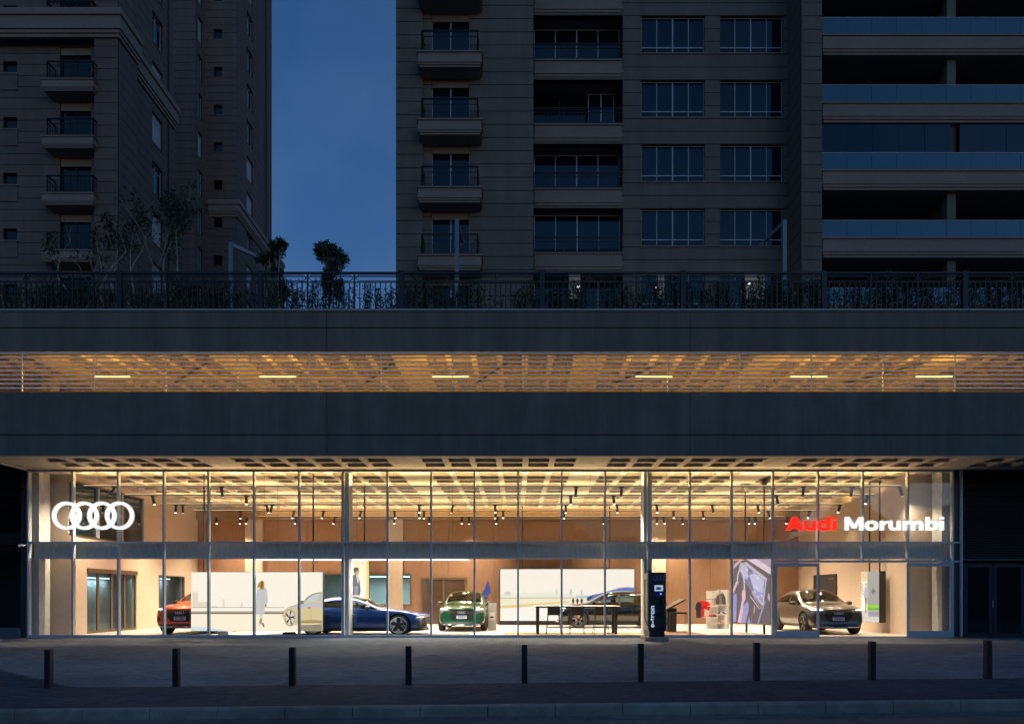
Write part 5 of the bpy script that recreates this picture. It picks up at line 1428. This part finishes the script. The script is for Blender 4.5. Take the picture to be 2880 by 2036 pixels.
q.line([(280, 290), (310, 150), (400, 170), (560, 320), (770, 500), (715, 950), (520, 700)], 9, (.9, .88, 1.), 1.)
q.line([(490, 790), (655, 1030)], 10, (.9, .85, .95), .95); q.line([(520, 735), (700, 960)], 7, (.9, .85, .95), .95)
for i in range(4): q.poly([(545+36*i, 790+52*i), (575+36*i, 815+52*i), (600+36*i, 880+52*i), (560+36*i, 850+52*i)], (.55, .38, .48), .7)
for a, b in ((420, 270), (560, 590), (600, 620), (560, 690), (680, 760), (620, 780), (430, 380), (620, 440)): q.line([(a, b), (a+30, b+35)], 12, (.95, .94, 1.), 1.)
q.line([(620, 690), (660, 700), (690, 715), (740, 660)], 7, (.95, .94, 1.), 1.); q.line([(545, 330), (570, 345), (570, 410)], 8, (.95, .94, 1.), 1.)
arc = [(252, 520), (262, 400), (275, 330), (300, 295), (335, 300), (365, 360), (380, 450), (388, 560), (390, 670)]
q.line(arc, 22, (.76, .68, .82), .9)
q.poly([(400, 930), (440, 890), (470, 930), (470, 1060), (410, 1300), (330, 1310), (340, 1050)], PU, .8); q.poly([(168, 780), (240, 720), (250, 900), (230, 1290), (168, 1290)], PU, .75)
q.poly([(445, 1310), (475, 1180), (505, 1310)], PU, .8); q.poly([(510, 1310), (530, 1130), (545, 1310)], (.34, .24, .46), .7)
q.poly([(340, 720), (360, 660), (410, 680), (415, 830), (375, 930), (330, 1305), (262, 1295), (315, 1030), (345, 860)], PK, .95)
q.poly([(170, 660), (235, 500), (285, 520), (240, 600), (200, 700), (172, 740)], PK, .9)
q.line([(760, 880), (700, 1080), (635, 1310)], 26, (.42, .40, .62), .8)
q.line([(575, 975), (570, 1110)], 14, (.8, .6, .75), .8); q.poly([(815, 730), (845, 760), (845, 900), (805, 830)], (.6, .5, .75), .8)
q.done(ld)
for t in (.33, .8):
    c = A+dv*(LL*t); c2 = c-nv*.06
    obj('leg', MB().box(c2.x-.035, c2.x+.035, c2.y-.035, c2.y+.035, 0, tz0), M['black'], ld)
for px, t in ((2094, .3), (2152, .8)):
    c = A+dv*(LL*t)-nv*.06; obj('hanging_rod', MB().tube((c.x, c.y, tz1-.05), (c.x, c.y, ZC-.02), .03).tube((c.x, c.y, ZC-.3), (c.x, c.y, ZC-.02), .05, .2, n=14), M['black'], ld)
# hanging box picture near the right wall
A2, B2 = Vector((13.28, 2.95, 0)), Vector((13.49, 2.0, 0)); hz0, hz1 = .40, 2.32
hx = thing('hanging_picture_box', 'black hanging box with a picture of a man walking past a lawn', 'display', (13.5, 2.4, hz0))
d2 = (B2-A2).normalized(); n2 = Vector((d2.y, -d2.x, 0)); n2 = n2 if n2.x < 0 else -n2; L2 = (B2-A2).length
obj('case', slab(A2, B2, hz0, hz1, n2, .28), M['matte_black'], hx)
def hb2(u, v, o): t = (u-1685)/(2005-1685); pnt = A2+d2*(L2*min(max(t, 0), 1)); return (pnt.x+n2.x*o, pnt.y+n2.y*o, hz1-(v-50)/(965-50)*(hz1-hz0))
q = Pic(hb2)
q.rect(1685, 50, 2003, 962, (.42, .42, .40), .85); q.poly([(1685, 50), (1805, 50), (1805, 230), (1685, 230)], (.88, .70, .38), .9)
q.rect(1685, 230, 1800, 760, (1., .92, .72), 1.05); q.rect(1800, 650, 2003, 752, (.18, .52, .03), .9); q.poly([(1800, 650), (1840, 640), (1900, 652), (1950, 640), (2003, 648), (2003, 700), (1800, 700)], (.30, .66, .05), .95)
q.rect(1685, 752, 2003, 962, (.80, .72, .62), .9); q.rect(1820, 760, 2003, 860, (.45, .46, .52), .7)
for i in range(14): q.line([(1800+(i % 5)*40, 770+(i//5)*60), (1840+(i % 5)*40, 776+(i//5)*60)], 6, (.62, .6, .6), .7)
q.poly([(1755, 330), (1790, 315), (1820, 345), (1828, 520), (1745, 525), (1740, 500)], (.62, .60, .66), .8); q.ell(1783, 280, 15, 26, (.62, .38, .25), .7)
q.poly([(1760, 525), (1800, 525), (1790, 660), (1785, 800), (1768, 800), (1772, 670)], (.30, .28, .32), .6)
for i in range(12): q.ell(1695+(i*17) % 50, 260+i*18, 10, 13, (.30, .34, .08), .6, 8)
for a, b in ((1912, 400), (1890, 410), (1940, 405), (1912, 440), (1912, 370)): q.ell(a, b, 12, 20, (.14, .22, .10), .5, 8)
q.done(hx)
for t in (.3, .85):
    c = A2+d2*(L2*t)-n2*.14; obj('hanging_rod', MB().tube((c.x, c.y, hz1), (c.x, c.y, ZC), .032), M['black'], hx)
# black board on the right wall
bb = thing('wall_board', 'black wall board on the tan side wall behind the grey car', 'board', (XWR-.04, 7.6, 1))
obj('panel', MB().box(XWR-.06, XWR-.004, 6.5, 8.8, .9, 2.36), M['matte_black'], bb)
text_obj('lettering', 'Audi exclusive', .09, (XWR-.064, 6.95, 2.16), (R(90), 0, R(-90)), M['wood_light'], bb, 1., .001)
# suspended light panel above the blue car
lp = thing('light_panel', 'white glowing ceiling panel hung above the blue car', 'light panel', (-5.7, 1.7, 2.75))
obj('diffuser', MB().box(-9.7, -1.8, .85, 2.6, 2.742, 2.75), M['panel_light'], lp)
obj('frame', MB().box(-9.72, -1.78, .83, 2.62, 2.751, 2.85), M['white'], lp)
lw_ = MB()
for x in (-9, -5.7, -2.4):
    for y in (1, 2.4): lw_.tube((x, y, 2.85), (x, y, ZC), .006, n=5)
each('wire', lw_, M['black'], lp)
lamp('panel_glow', 'AREA', (-5.75, 1.72, 2.735), 420, (1., .93, .80), lp, shape='RECTANGLE', size=7.8, size_y=1.7)

# ------------------------------------------------------------------ floor pieces
def rug(name, label, pts, m, z=.004):
    o = obj(name, MB().prism(pts, 'z', .0005, z+.006), M[m]); return tag(o, label, 'rug')
rug('rug', 'grey mat on the floor under the blue car', [(-9.3, .25), (-1.82, .25), (-1.7, 1.95), (-9.0, 1.95)], 'rug_grey')
rp = []
for cx, cy_, a0 in ((4.2, 2.35, 0), (.1, 2.35, 90), (.1, 1.1, 180), (4.2, 1.1, 270)):
    for i in range(5): a = R(a0+22.5*i); rp.append((cx+.55*math.cos(a), cy_+.55*math.sin(a)))
rug('rug', 'tan rug with rounded end under the high table', rp, 'rug_tan', .006)
rug('rug', 'brown rug under the black configurator desk', [(4.95, .45), (PX(2005, .5), .5), (PX(1925, 3.6), 3.7), (4.95, 3.7)], 'rug_brown', .006)

# high table, stools and table things
tb_ = thing('high_table', 'long black high table with pale top behind the glass', 'table', (2.1, 1.9, 0))
t0, t1 = PX(1503, 1.3), PX(1745, 1.3); tzz = PZ(1704, 1.3)
obj('table_top', MB().box(t0, t1, 1.3, 2.25, tzz-.012, tzz+.012), M['white'], tb_)
each('apron', MB().box(t0+.06, t1-.06, 1.36, 1.40, tzz-.06, tzz-.0125).box(t0+.06, t1-.06, 2.15, 2.19, tzz-.06, tzz-.0125), M['black'], tb_)
for x in (t0+.08, t1-.2):
    for y in (1.36, 2.12): obj('leg', MB().box(x, x+.1, y, y+.07, 0, tzz-.0605), M['black'], tb_)
st0 = None
for i, px in enumerate((1557, 1623, 1690)):
    x = PX(px, 1.5)
    t = thing('bar_stool', 'black bar stool with thin wire legs at the high table, %s from the left' % ORD[i], 'stool', (x, 1.55, 0), 'stools at the high table')
    if st0 is None:
        a = obj('seat_shell', MB().box(-.22, .22, -.2, .22, .70, .74).prism([(-.24, .73), (-.19, .73), (-.235, 1.0), (-.265, 1.0)], 'x', -.23, .23), M['matte_black'], None); a.parent = t
        for sx in (-1, 1):
            w = MB().path([(sx*.2, -.17, .70), (sx*.27, -.24, .012), (sx*.27, .24, .012), (sx*.2, .17, .70)], .011)
            w2 = obj('leg_frame', w, M['black'], None); w2.parent = t
        w = obj('foot_rest', MB().tube((-.245, -.215, .26), (.245, -.215, .26), .01).tube((-.245, .215, .26), (.245, .215, .26), .01), M['black'], None); w.parent = t
        st0 = t
    else:
        for ch in list(st0.children): c = ch.copy(); COL.objects.link(c); c.parent = t
for i, px in enumerate((1612, 1624, 1636)):
    x, y = PX(px, 1.8), 1.8
    t = thing('table_figure', 'small dark knobbly ornament on a block on the high table, %s from the left' % ORD[i], 'ornament', (x, y, tzz+.012), 'ornaments on the high table')
    obj('block', MB().box(x-.05, x+.05, y-.05, y+.05, tzz+.0125, tzz+.08), M['wood_light'], t)
    obj('head', MB().lathe([(0, .018), (.04, .02), (.07, .045), (.12, .05), (.17, .035), (.2, .01), (.22, .001)], 'z', (x, y, tzz+.081), 9), M['matte_black'], t)
for px, nm in ((1560, 'thin black tablet lying flat on the high table near its end'), ):
    x = PX(px, 1.7); tag(obj('tablet', MB().box(x-.18, x+.15, 1.6, 1.85, tzz+.0125, tzz+.022), M['matte_black']), nm, 'tablet')
# info totem and blue sail behind the green car
x0, x1 = PX(1373, 4.6), PX(1396, 4.6)
it = thing('info_totem', 'slim pale grey information slab beside the green car', 'sign', (x0, 4.6, 0))
obj('slab', MB().box(x0, x1, 4.6, 4.72, 0, PZ(1695, 4.6)), M['grey_panel'], it)
obj('info_card', MB().box(x0+.05, x1-.07, 4.594, 4.599, PZ(1743, 4.6), PZ(1721, 4.6)), M['white'], it)
obj('car_silhouette', MB().prism([(x0+.07, PZ(1736, 4.6)), (x0+.09, PZ(1734, 4.6)), (x0+.13, PZ(1732, 4.6)), (x0+.19, PZ(1732, 4.6)), (x0+.23, PZ(1735, 4.6)), (x0+.23, PZ(1737, 4.6)), (x0+.07, PZ(1737, 4.6))], 'y', 4.590, 4.593), M['ink'], it)
YV = 8.2; sa = lambda x, y: (PX(1200+x*.1232, YV), PZ(1600+y*.1232, YV))
M['sail'] = emit('sail_blue', (.012, .07, .55), .55)
sv = thing('blue_sail_display', 'bright blue sail shaped display standing behind the green car', 'display', (sa(1380, 700)[0], YV, 0))
obj('sail', MB().prism([sa(1255, 570), sa(1330, 430), (sa(1395, 240)), sa(1440, 400), sa(1468, 525), sa(1415, 590), sa(1395, 605), sa(1285, 600)], 'y', YV, YV+.03), M['sail'], sv)
obj('lower_sail', MB().prism([sa(1280, 630), sa(1400, 635), sa(1385, 680), sa(1300, 670)], 'y', YV, YV+.03), M['sail'], sv)
obj('mast', MB().tube((sa(1345, 0)[0], YV+.06, 0), (sa(1345, 0)[0], YV+.06, PZ(1650, YV)), .02), M['black'], sv)
obj('base', MB().box(sa(1345, 0)[0]-.2, sa(1345, 0)[0]+.2, YV-.1, YV+.2, 0, .03), M['black'], sv)
# black configurator desk
YD = 3.1; cxl = lambda px: PX(px, YD)
ck = thing('configurator_desk', 'black desk with a tilted screen top beside the charging column', 'desk', (cxl(1890), YD, 0))
obj('pedestal', MB().box(cxl(1877), cxl(1903), YD, YD+.4, 0, .92), M['matte_black'], ck)
zz = lambda py: PZ(py, YD)
obj('tilted_top', MB().prism([(cxl(1872), zz(1713)), (cxl(1927), zz(1684)), (cxl(1928), zz(1687)), (cxl(1873), zz(1717))], 'y', YD-.1, YD+.9), M['matte_black'], ck)
obj('screen_glass', MB().prism([(cxl(1874), zz(1711.6)), (cxl(1925), zz(1684.4)), (cxl(1925.2), zz(1684.0)), (cxl(1874.2), zz(1711.2))], 'y', YD-.05, YD+.85), M['bronze'], ck)
wt_ = thing('wire_side_table', 'black wire frame side table next to the tilted desk', 'table', (cxl(1915), YD, 0))
wq = MB(); X0, X1, ztop = cxl(1877.5), cxl(1926), zz(1721)
for y in (YD-.35, YD-.05): wq.path([(X0, y, .012), (X1, y, .012), (X1, y, ztop), (X0, y, ztop), (X0, y, .012)], .012)
obj('frame', wq, M['black'], wt_); obj('shelf', MB().box(X0+.3, X1-.01, YD-.34, YD-.06, ztop-.06, ztop-.0), M['matte_black'], wt_)
# merchandise stand with shelves
YMS = 6.1; mxp = lambda px: PX(px, YMS); mzp = lambda py: PZ(py, YMS)
ms = thing('merchandise_stand', 'pale upright shelf stand with shirts and caps near the tall screen', 'shelf', (mxp(2018), YMS, 0))
obj('panel', MB().box(mxp(1988), mxp(2019), YMS, YMS+.08, 0, mzp(1661)), M['white'], ms)
obj('panel', MB().box(mxp(2023), mxp(2043), YMS-.15, YMS-.07, 0, mzp(1658)), M['white'], ms)
obj('core_post', MB().box(mxp(2018.5), mxp(2023.5), YMS-.16, YMS+.1, 0, mzp(1657)), M['grey_panel'], ms)
obj('side_panel', MB().box(mxp(2043), mxp(2047.5), YMS-.16, YMS+.5, 0, mzp(1658)), M['grey_panel'], ms)
for nm, a, b, py in (('shelf', 1983, 2016, 1704), ('shelf', 1976, 2012, 1735), ('shelf', 2006, 2037, 1727), ('shelf', 2006, 2037, 1750), ('shelf', 2006, 2042, 1700)):
    obj(nm, MB().box(mxp(a), mxp(b), YMS-.42, YMS-.151, mzp(py)-.012, mzp(py)+.012), M['white'], ms)
obj('hanging_rail', MB().tube((mxp(1970), YMS-.3, mzp(1685)), (mxp(2010), YMS-.3, mzp(1683)), .012).tube((mxp(2008), YMS-.3, mzp(1683)), (mxp(2008), YMS, mzp(1683)), .012), M['black'], ms)
text_obj('lettering', 'Audi', .06, (mxp(2006), YMS-.003, mzp(1665)), (R(90), 0, 0), M['ink'], ms, 1., .001)
M['cloth_red'] = mat('cloth_red', (.62, .012, .012), .9); M['cloth_navy'] = mat('cloth_navy', (.02, .022, .05), .9); M['cloth_white'] = mat('cloth_white', (.75, .72, .68), .9); M['cloth_grey'] = mat('cloth_grey', (.06, .06, .07), .9)
def shirt(label, cx, cz, w, h, m_, y, panel=None, sleeve=None):
    t = thing('hanging_shirt', label, 'shirt', (mxp(cx), y, mzp(cz)), 'shirts on the rail')
    X, Z = mxp(cx), mzp(cz); w, h = w/S(YMS)/2, h/S(YMS)
    obj('torso', MB().prism([(X-w*.35, Z), (X+w*.35, Z), (X+w*.8, Z-h*.12), (X+w, Z-h*.45), (X+w*.72, Z-h*.5), (X+w*.75, Z-h), (X-w*.75, Z-h), (X-w*.72, Z-h*.5), (X-w, Z-h*.45), (X-w*.8, Z-h*.12)], 'y', y-.045, y+.045), M[m_], t)
    if panel: obj('panel', MB().prism([(X-w*.7, Z-h*.45), (X+w*.7, Z-h*.62), (X+w*.74, Z-h*.99), (X-w*.74, Z-h*.99)], 'y', y-.052, y-.046), M[panel], t)
    obj('hanger', MB().tube((X, y, Z), (X, y, Z+.06), .006, n=5), M['chrome'], t)
shirt('navy sports shirt with red sleeve end at the outer end of the rail', 1957, 1692, 17, 44, 'cloth_navy', YMS-.45)
shirt('red shirt hanging behind the red and white one', 1966, 1689, 20, 44, 'cloth_red', YMS-.38)
shirt('red shirt with white hem hanging in front on the rail', 1979, 1690, 27, 42, 'cloth_red', YMS-.3, 'cloth_white')
bk = thing('backpack', 'dark grey backpack hanging on the pale stand', 'backpack', (mxp(2021), YMS-.3, mzp(1699)))
bz = lambda x, y: (mxp(1790+x*.1417), mzp(1580+y*.1417))
obj('body', MB().prism([bz(1545, 840), bz(1545, 740), bz(1575, 660), bz(1630, 630), bz(1680, 635), bz(1715, 700), bz(1730, 840)], 'y', YMS-.36, YMS-.2), M['cloth_grey'], bk)
obj('front_pocket', MB().prism([bz(1590, 835), bz(1590, 680), bz(1640, 650), bz(1650, 835)], 'y', YMS-.40, YMS-.361), M['rug_grey'], bk)
obj('strap', MB().path([(*[bz(1650, 630)[0]], YMS-.28, bz(1650, 630)[1]), (bz(1668, 600)[0], YMS-.28, bz(1668, 600)[1]), (bz(1690, 640)[0], YMS-.28, bz(1690, 640)[1])], .012), M['cloth_grey'], bk)
def cap(label, px, py, m_, m2):
    X, Z = mxp(px), mzp(py); y = YMS-.32
    t = thing('cap', label, 'cap', (X, y, Z), 'caps on the shelves')
    obj('crown', MB().lathe([(0, .10), (.05, .10), (.09, .075), (.115, .03), (.12, .001)], 'z', (X, y, Z), 14), M[m_], t, smooth=True)
    obj('peak', MB().prism([(X-.09, y), (X-.2, y-.04), (X-.22, y-.1), (X-.14, y-.13), (X-.05, y-.09)], 'z', Z, Z+.02), M[m2], t)
cap('white and red cap on the shelf beneath the red shirts', 1992, 1734, 'cloth_red', 'cloth_white'); cap('black cap beside the white and red cap', 2003, 1734, 'cloth_grey', 'cloth_grey')
sh = thing('shoe', 'black and white striped shoe on the middle shelf of the stand', 'shoe', (mxp(2022), YMS-.3, mzp(1726)))
s_ = lambda x, y: (mxp(1790+x*.1417), mzp(1580+y*.1417))
obj('upper', MB().prism([s_(1575, 1030), s_(1600, 1000), s_(1620, 975), s_(1660, 975), s_(1700, 1000), s_(1740, 1015), s_(1745, 1030)], 'y', YMS-.36, YMS-.24), M['cloth_grey'], sh)
obj('stripe', MB().prism([s_(1600, 1020), s_(1625, 985), s_(1640, 985), s_(1690, 1025)], 'y', YMS-.366, YMS-.361), M['cloth_white'], sh)
obj('sole', MB().prism([s_(1570, 1034), s_(1745, 1034), s_(1745, 1029), s_(1570, 1029)], 'y', YMS-.37, YMS-.23), M['cloth_white'], sh)
tag(obj('folded_cloth', MB().prism([s_(1580, 1200), s_(1730, 1200), s_(1700, 1184), s_(1600, 1182)], 'y', YMS-.4, YMS-.2), M['cloth_red']), 'folded red cloth on the lowest shelf of the stand', 'cloth')

# ------------------------------------------------------------------ signs
YG = -.26
rg = thing('ring_sign', 'glowing white sign of four interlocked rings on the shopfront glass', 'sign', (PX(260, YG), YG, PZ(1449, YG)))
for i in range(4):
    cx, cz = PX(184.7+49.9*i, YG), PZ(1449.3, YG)
    obj('ring', MB().ring(cx, cz, 30.6/S(YG), 39.6/S(YG), YG-.004*i, YG+.10-.004*i, n=64), M['ring_light'], rg)
    obj('ring_back', MB().ring(cx, cz, 31/S(YG), 39.2/S(YG), YG+.101, YG+.13-.002*i, n=48), M['white'], rg)
each('bracket', MB().box(PX(200, YG), PX(205, YG), YG+.13, .0, PZ(1452, YG), PZ(1446, YG)).box(PX(328, YG), PX(333, YG), YG+.13, .0, PZ(1452, YG), PZ(1446, YG)), M['alu'], rg)
# lettering: every letter its own piece, units of the zoomed crop
LY = -.2
def lx(x): return PX(2180+x*.2265, LY)
def lz(y): return PZ(1420+y*.2265, LY)
def arc_pts(cx, cy_, rx, ry, a0, a1, n=14): return [(cx+rx*math.cos(R(a0+(a1-a0)*i/n)), cy_-ry*math.sin(R(a0+(a1-a0)*i/n))) for i in range(n+1)]
def sup(cx, cy_, rx, ry, n=36, e=2.35):
    o = []
    for i in range(n):
        t = 2*math.pi*i/n; c, s = math.cos(t), math.sin(t); o.append((cx+rx*math.copysign(abs(c)**(2/e), c), cy_-ry*math.copysign(abs(s)**(2/e), s)))
    return o
class Letter:
    def __init__(s): s.mb, s.k = MB(), 0
    def solid(s, pts):
        o = .003*s.k; s.k += 1; s.mb.prism([(lx(x), lz(y)) for x, y in pts], 'y', LY-o, LY+.09); return s
    def band(s, outer, inner, closed=True):
        o = .003*s.k; s.k += 1; n = len(outer); k = len(s.mb.v)
        for y in (LY-o, LY+.09):
            s.mb.v += [(lx(x), y, lz(z)) for x, z in outer]; s.mb.v += [(lx(x), y, lz(z)) for x, z in inner]
        for i in range(n if closed else n-1):
            j = (i+1) % n; A, B, C, D = k, k+n, k+2*n, k+3*n
            for q in ((A+i, A+j, B+j, B+i), (C+i, D+i, D+j, C+j), (A+i, C+i, C+j, A+j), (B+i, B+j, D+j, D+i)): s.mb.f.append(q); s.mb.m.append(0)
        if not closed:
            for i in (0, n-1): s.mb.f.append((k+i, k+n+i, k+3*n+i, k+2*n+i)); s.mb.m.append(0)
        return s
    def rect(s, x0, x1, y0, y1): return s.solid([(x0, y1), (x1, y1), (x1, y0), (x0, y0)])
TB, TXH, TC, ST = 312, 192, 146, 43
sg = thing('letter_sign', 'glowing red and white letter sign on the shopfront glass', 'sign', (lx(1120), LY, lz(TB)))
def put(nm, L, m): obj(nm, L.mb, M[m], sg)
L = Letter()   # A
L.solid([(145, TB), (197, TB), (278, TC), (222, TC)]).solid([(350, TB), (300, TB), (222, TC+.5), (277, TC+.5)]).rect(195, 305, 250, 282); put('letter', L, 'red_light')
def let_u(x0, x1, m):
    L = Letter(); L.rect(x0, x0+ST, TXH, 262).rect(x1-ST, x1, TXH, TB)
    c = (x0+x1)/2; rx = (x1-x0)/2
    L.band(arc_pts(c, 258, rx, 57, 180, 345), arc_pts(c, 258, rx-ST, 22, 180, 345), False); put('letter', L, m)
let_u(365, 510, 'red_light')
def bowl(x0, x1, stem, m):
    L = Letter(); L.band(sup((x0+x1)/2, 252, (x1-x0)/2, 63), sup((x0+x1)/2, 252, (x1-x0)/2-ST, 27))
    if stem == 'r': L.rect(x1-ST, x1, TC, TB)
    if stem == 'l': L.rect(x0, x0+ST, TC, TB)
    put('letter', L, m)
bowl(530, 690, 'r', 'red_light')
def let_i(x0, x1, m): put('letter', Letter().rect(x0, x1, TXH+2, TB).rect(x0, x1, TC, TC+30), m)
let_i(725, 768, 'red_light')
L = Letter(); L.rect(875, 918, TC+.6, TB).rect(1056, 1099, TC+.6, TB).solid([(876, TC), (925, TC), (1010, 284), (965, 284)]).solid([(1098, TC+1), (1050, TC+1), (964, 285), (1011, 285)]); put('letter', L, 'ring_light')
bowl(1125, 1286, '', 'ring_light')
L = Letter(); L.rect(1312, 1355, TXH, TB).band(arc_pts(1405, 262, 62, 70, 90, 165), arc_pts(1405, 262, 40, 34, 90, 165), False); put('letter', L, 'ring_light')
let_u(1420, 1566, 'ring_light')
L = Letter(); L.rect(1597, 1640, TXH, TB).rect(1700, 1743, 240, TB).rect(1803, 1846, 240, TB)
L.band(arc_pts(1682, 248, 61, 58, 0, 160), arc_pts(1682, 248, 19, 24, 0, 160), False).band(arc_pts(1785, 248, 61, 58, 0, 160), arc_pts(1785, 248, 19, 24, 0, 160), False); put('letter', L, 'ring_light')
bowl(1880, 2032, 'l', 'ring_light'); let_i(2053, 2100, 'ring_light')
obj('mounting_rail', MB().box(lx(190), lx(2060), LY+.1, LY+.14, lz(304), lz(293)), M['alu'], sg)

# ------------------------------------------------------------------ charging column outside
CY0, CY1 = -1.15, -.28; c0, c1 = PX(1825, CY0), PX(1873, CY0); cz = lambda py: PZ(py, CY0); cxx = lambda px: PX(px, CY0)
M['charger'] = mat('charger_navy', (.018, .024, .040), .35, var=.05); M['charger_side_lit'] = mat('charger_side_lit_grey', (.55, .53, .48), .4, metal=.2)
M['blue_mark'] = mat('pale_blue_print', (.30, .45, .60), .5); M['lit_text'] = emit('lit_print', (.60, .82, 1.), .75)
ch = thing('charging_column', 'dark blue charging column with screen and cable before the shopfront', 'charger', ((c0+c1)/2, CY0+.4, -.1))
obj('cabinet', MB().box(c0, c1, CY0, CY1, cz(1774), cz(1609)), M['charger'], ch)
obj('side_panel', MB().box(c0-.025, c0-.001, CY0+.1, CY1-.04, cz(1772), cz(1612)), M['charger_side_lit'], ch)  # pale tone paints the showroom light onto this side of the column
obj('foot', MB().box(c0+.02, c1-.04, CY0+.04, CY1-.1, cz(1790), cz(1774.2)), M['charger'], ch)
obj('base', MB().box(c0-.14, c1+.07, CY0-.1, CY1-.04, cz(1803), cz(1790.2)), M['kerb'], ch)
obj('antenna', MB().box(c0+.02, c0+.14, CY0+.3, CY0+.4, cz(1608.8), cz(1603)), M['black'], ch)
rr_ = MB()
for i in range(4): rr_.ring(cxx(1844+9.3*i), cz(1624.5), .073, .082, CY0-.006-.001*i, CY0-.001, n=28)
obj('ring_emblem', rr_, M['blue_mark'], ch)
obj('screen_frame', MB().box(cxx(1841), cxx(1864.5), CY0-.015, CY0-.001, cz(1661.5), cz(1645)), emis((.55, .66, .78), .75), ch)
obj('screen', MB().box(cxx(1845), cxx(1859), CY0-.018, CY0-.0155, cz(1658), cz(1650)), emis((.02, .07, .42), .6), ch)
obj('reader_panel', MB().box(cxx(1841), cxx(1864), CY0-.006, CY0-.001, cz(1675.5), cz(1664)), M['plate_blue'], ch)
obj('reader_mark', MB().ring(cxx(1858.5), cz(1669.5), .012, .026, CY0-.012, CY0-.0065, n=16), M['lit_text'], ch)
obj('stop_button', MB().tube((cxx(1835), CY0-.03, cz(1670)), (cxx(1835), CY0, cz(1670)), .03, n=14), M['cloth_red'], ch)
obj('key_lock', MB().tube((cxx(1836), CY0-.015, cz(1681)), (cxx(1836), CY0, cz(1681)), .035, n=14), M['black'], ch)
obj('plug_holder', MB().box(cxx(1855), cxx(1865), CY0-.05, CY0-.001, cz(1702), cz(1679)), M['ink'], ch)
obj('plug', MB().tube((cxx(1862), CY0-.1, cz(1688)), (cxx(1860), CY0-.04, cz(1684)), .03, n=10).tube((cxx(1862), CY0-.1, cz(1688)), (cxx(1864), CY0-.08, cz(1700)), .022, n=10), M['black'], ch)
text_obj('lettering', 'e-tron', .50/1.0*.46, (cxx(1834.5), CY0-.004, cz(1733)), (R(90), R(-90), 0), M['lit_text'], ch, 1.22, .001, .004)
cab = [(cxx(1864), CY0-.09, cz(1700)), (cxx(1866), CY0-.10, cz(1722))]
for i in range(22):
    a = R(80-18*i); cab.append((cxx(1856)+.22*math.cos(a), CY0-.09, cz(1745)+.26*math.sin(a)))
obj('cable', MB().path(cab, .016, 6), M['black'], ch)
side_c = [(c0-.06, CY0+.35, cz(1628)), (c0-.07, CY0+.33, cz(1645)), (c0-.08, CY0+.3, cz(1690)), (c0-.08, CY0+.28, cz(1735)), (c0-.05, CY0+.1, cz(1755)), (c0+.02, CY0-.05, cz(1763)), (c0+.16, CY0-.08, cz(1766)), (c0+.3, CY0-.08, cz(1766))]
obj('cable', MB().path(side_c, .016, 6), M['black'], ch)
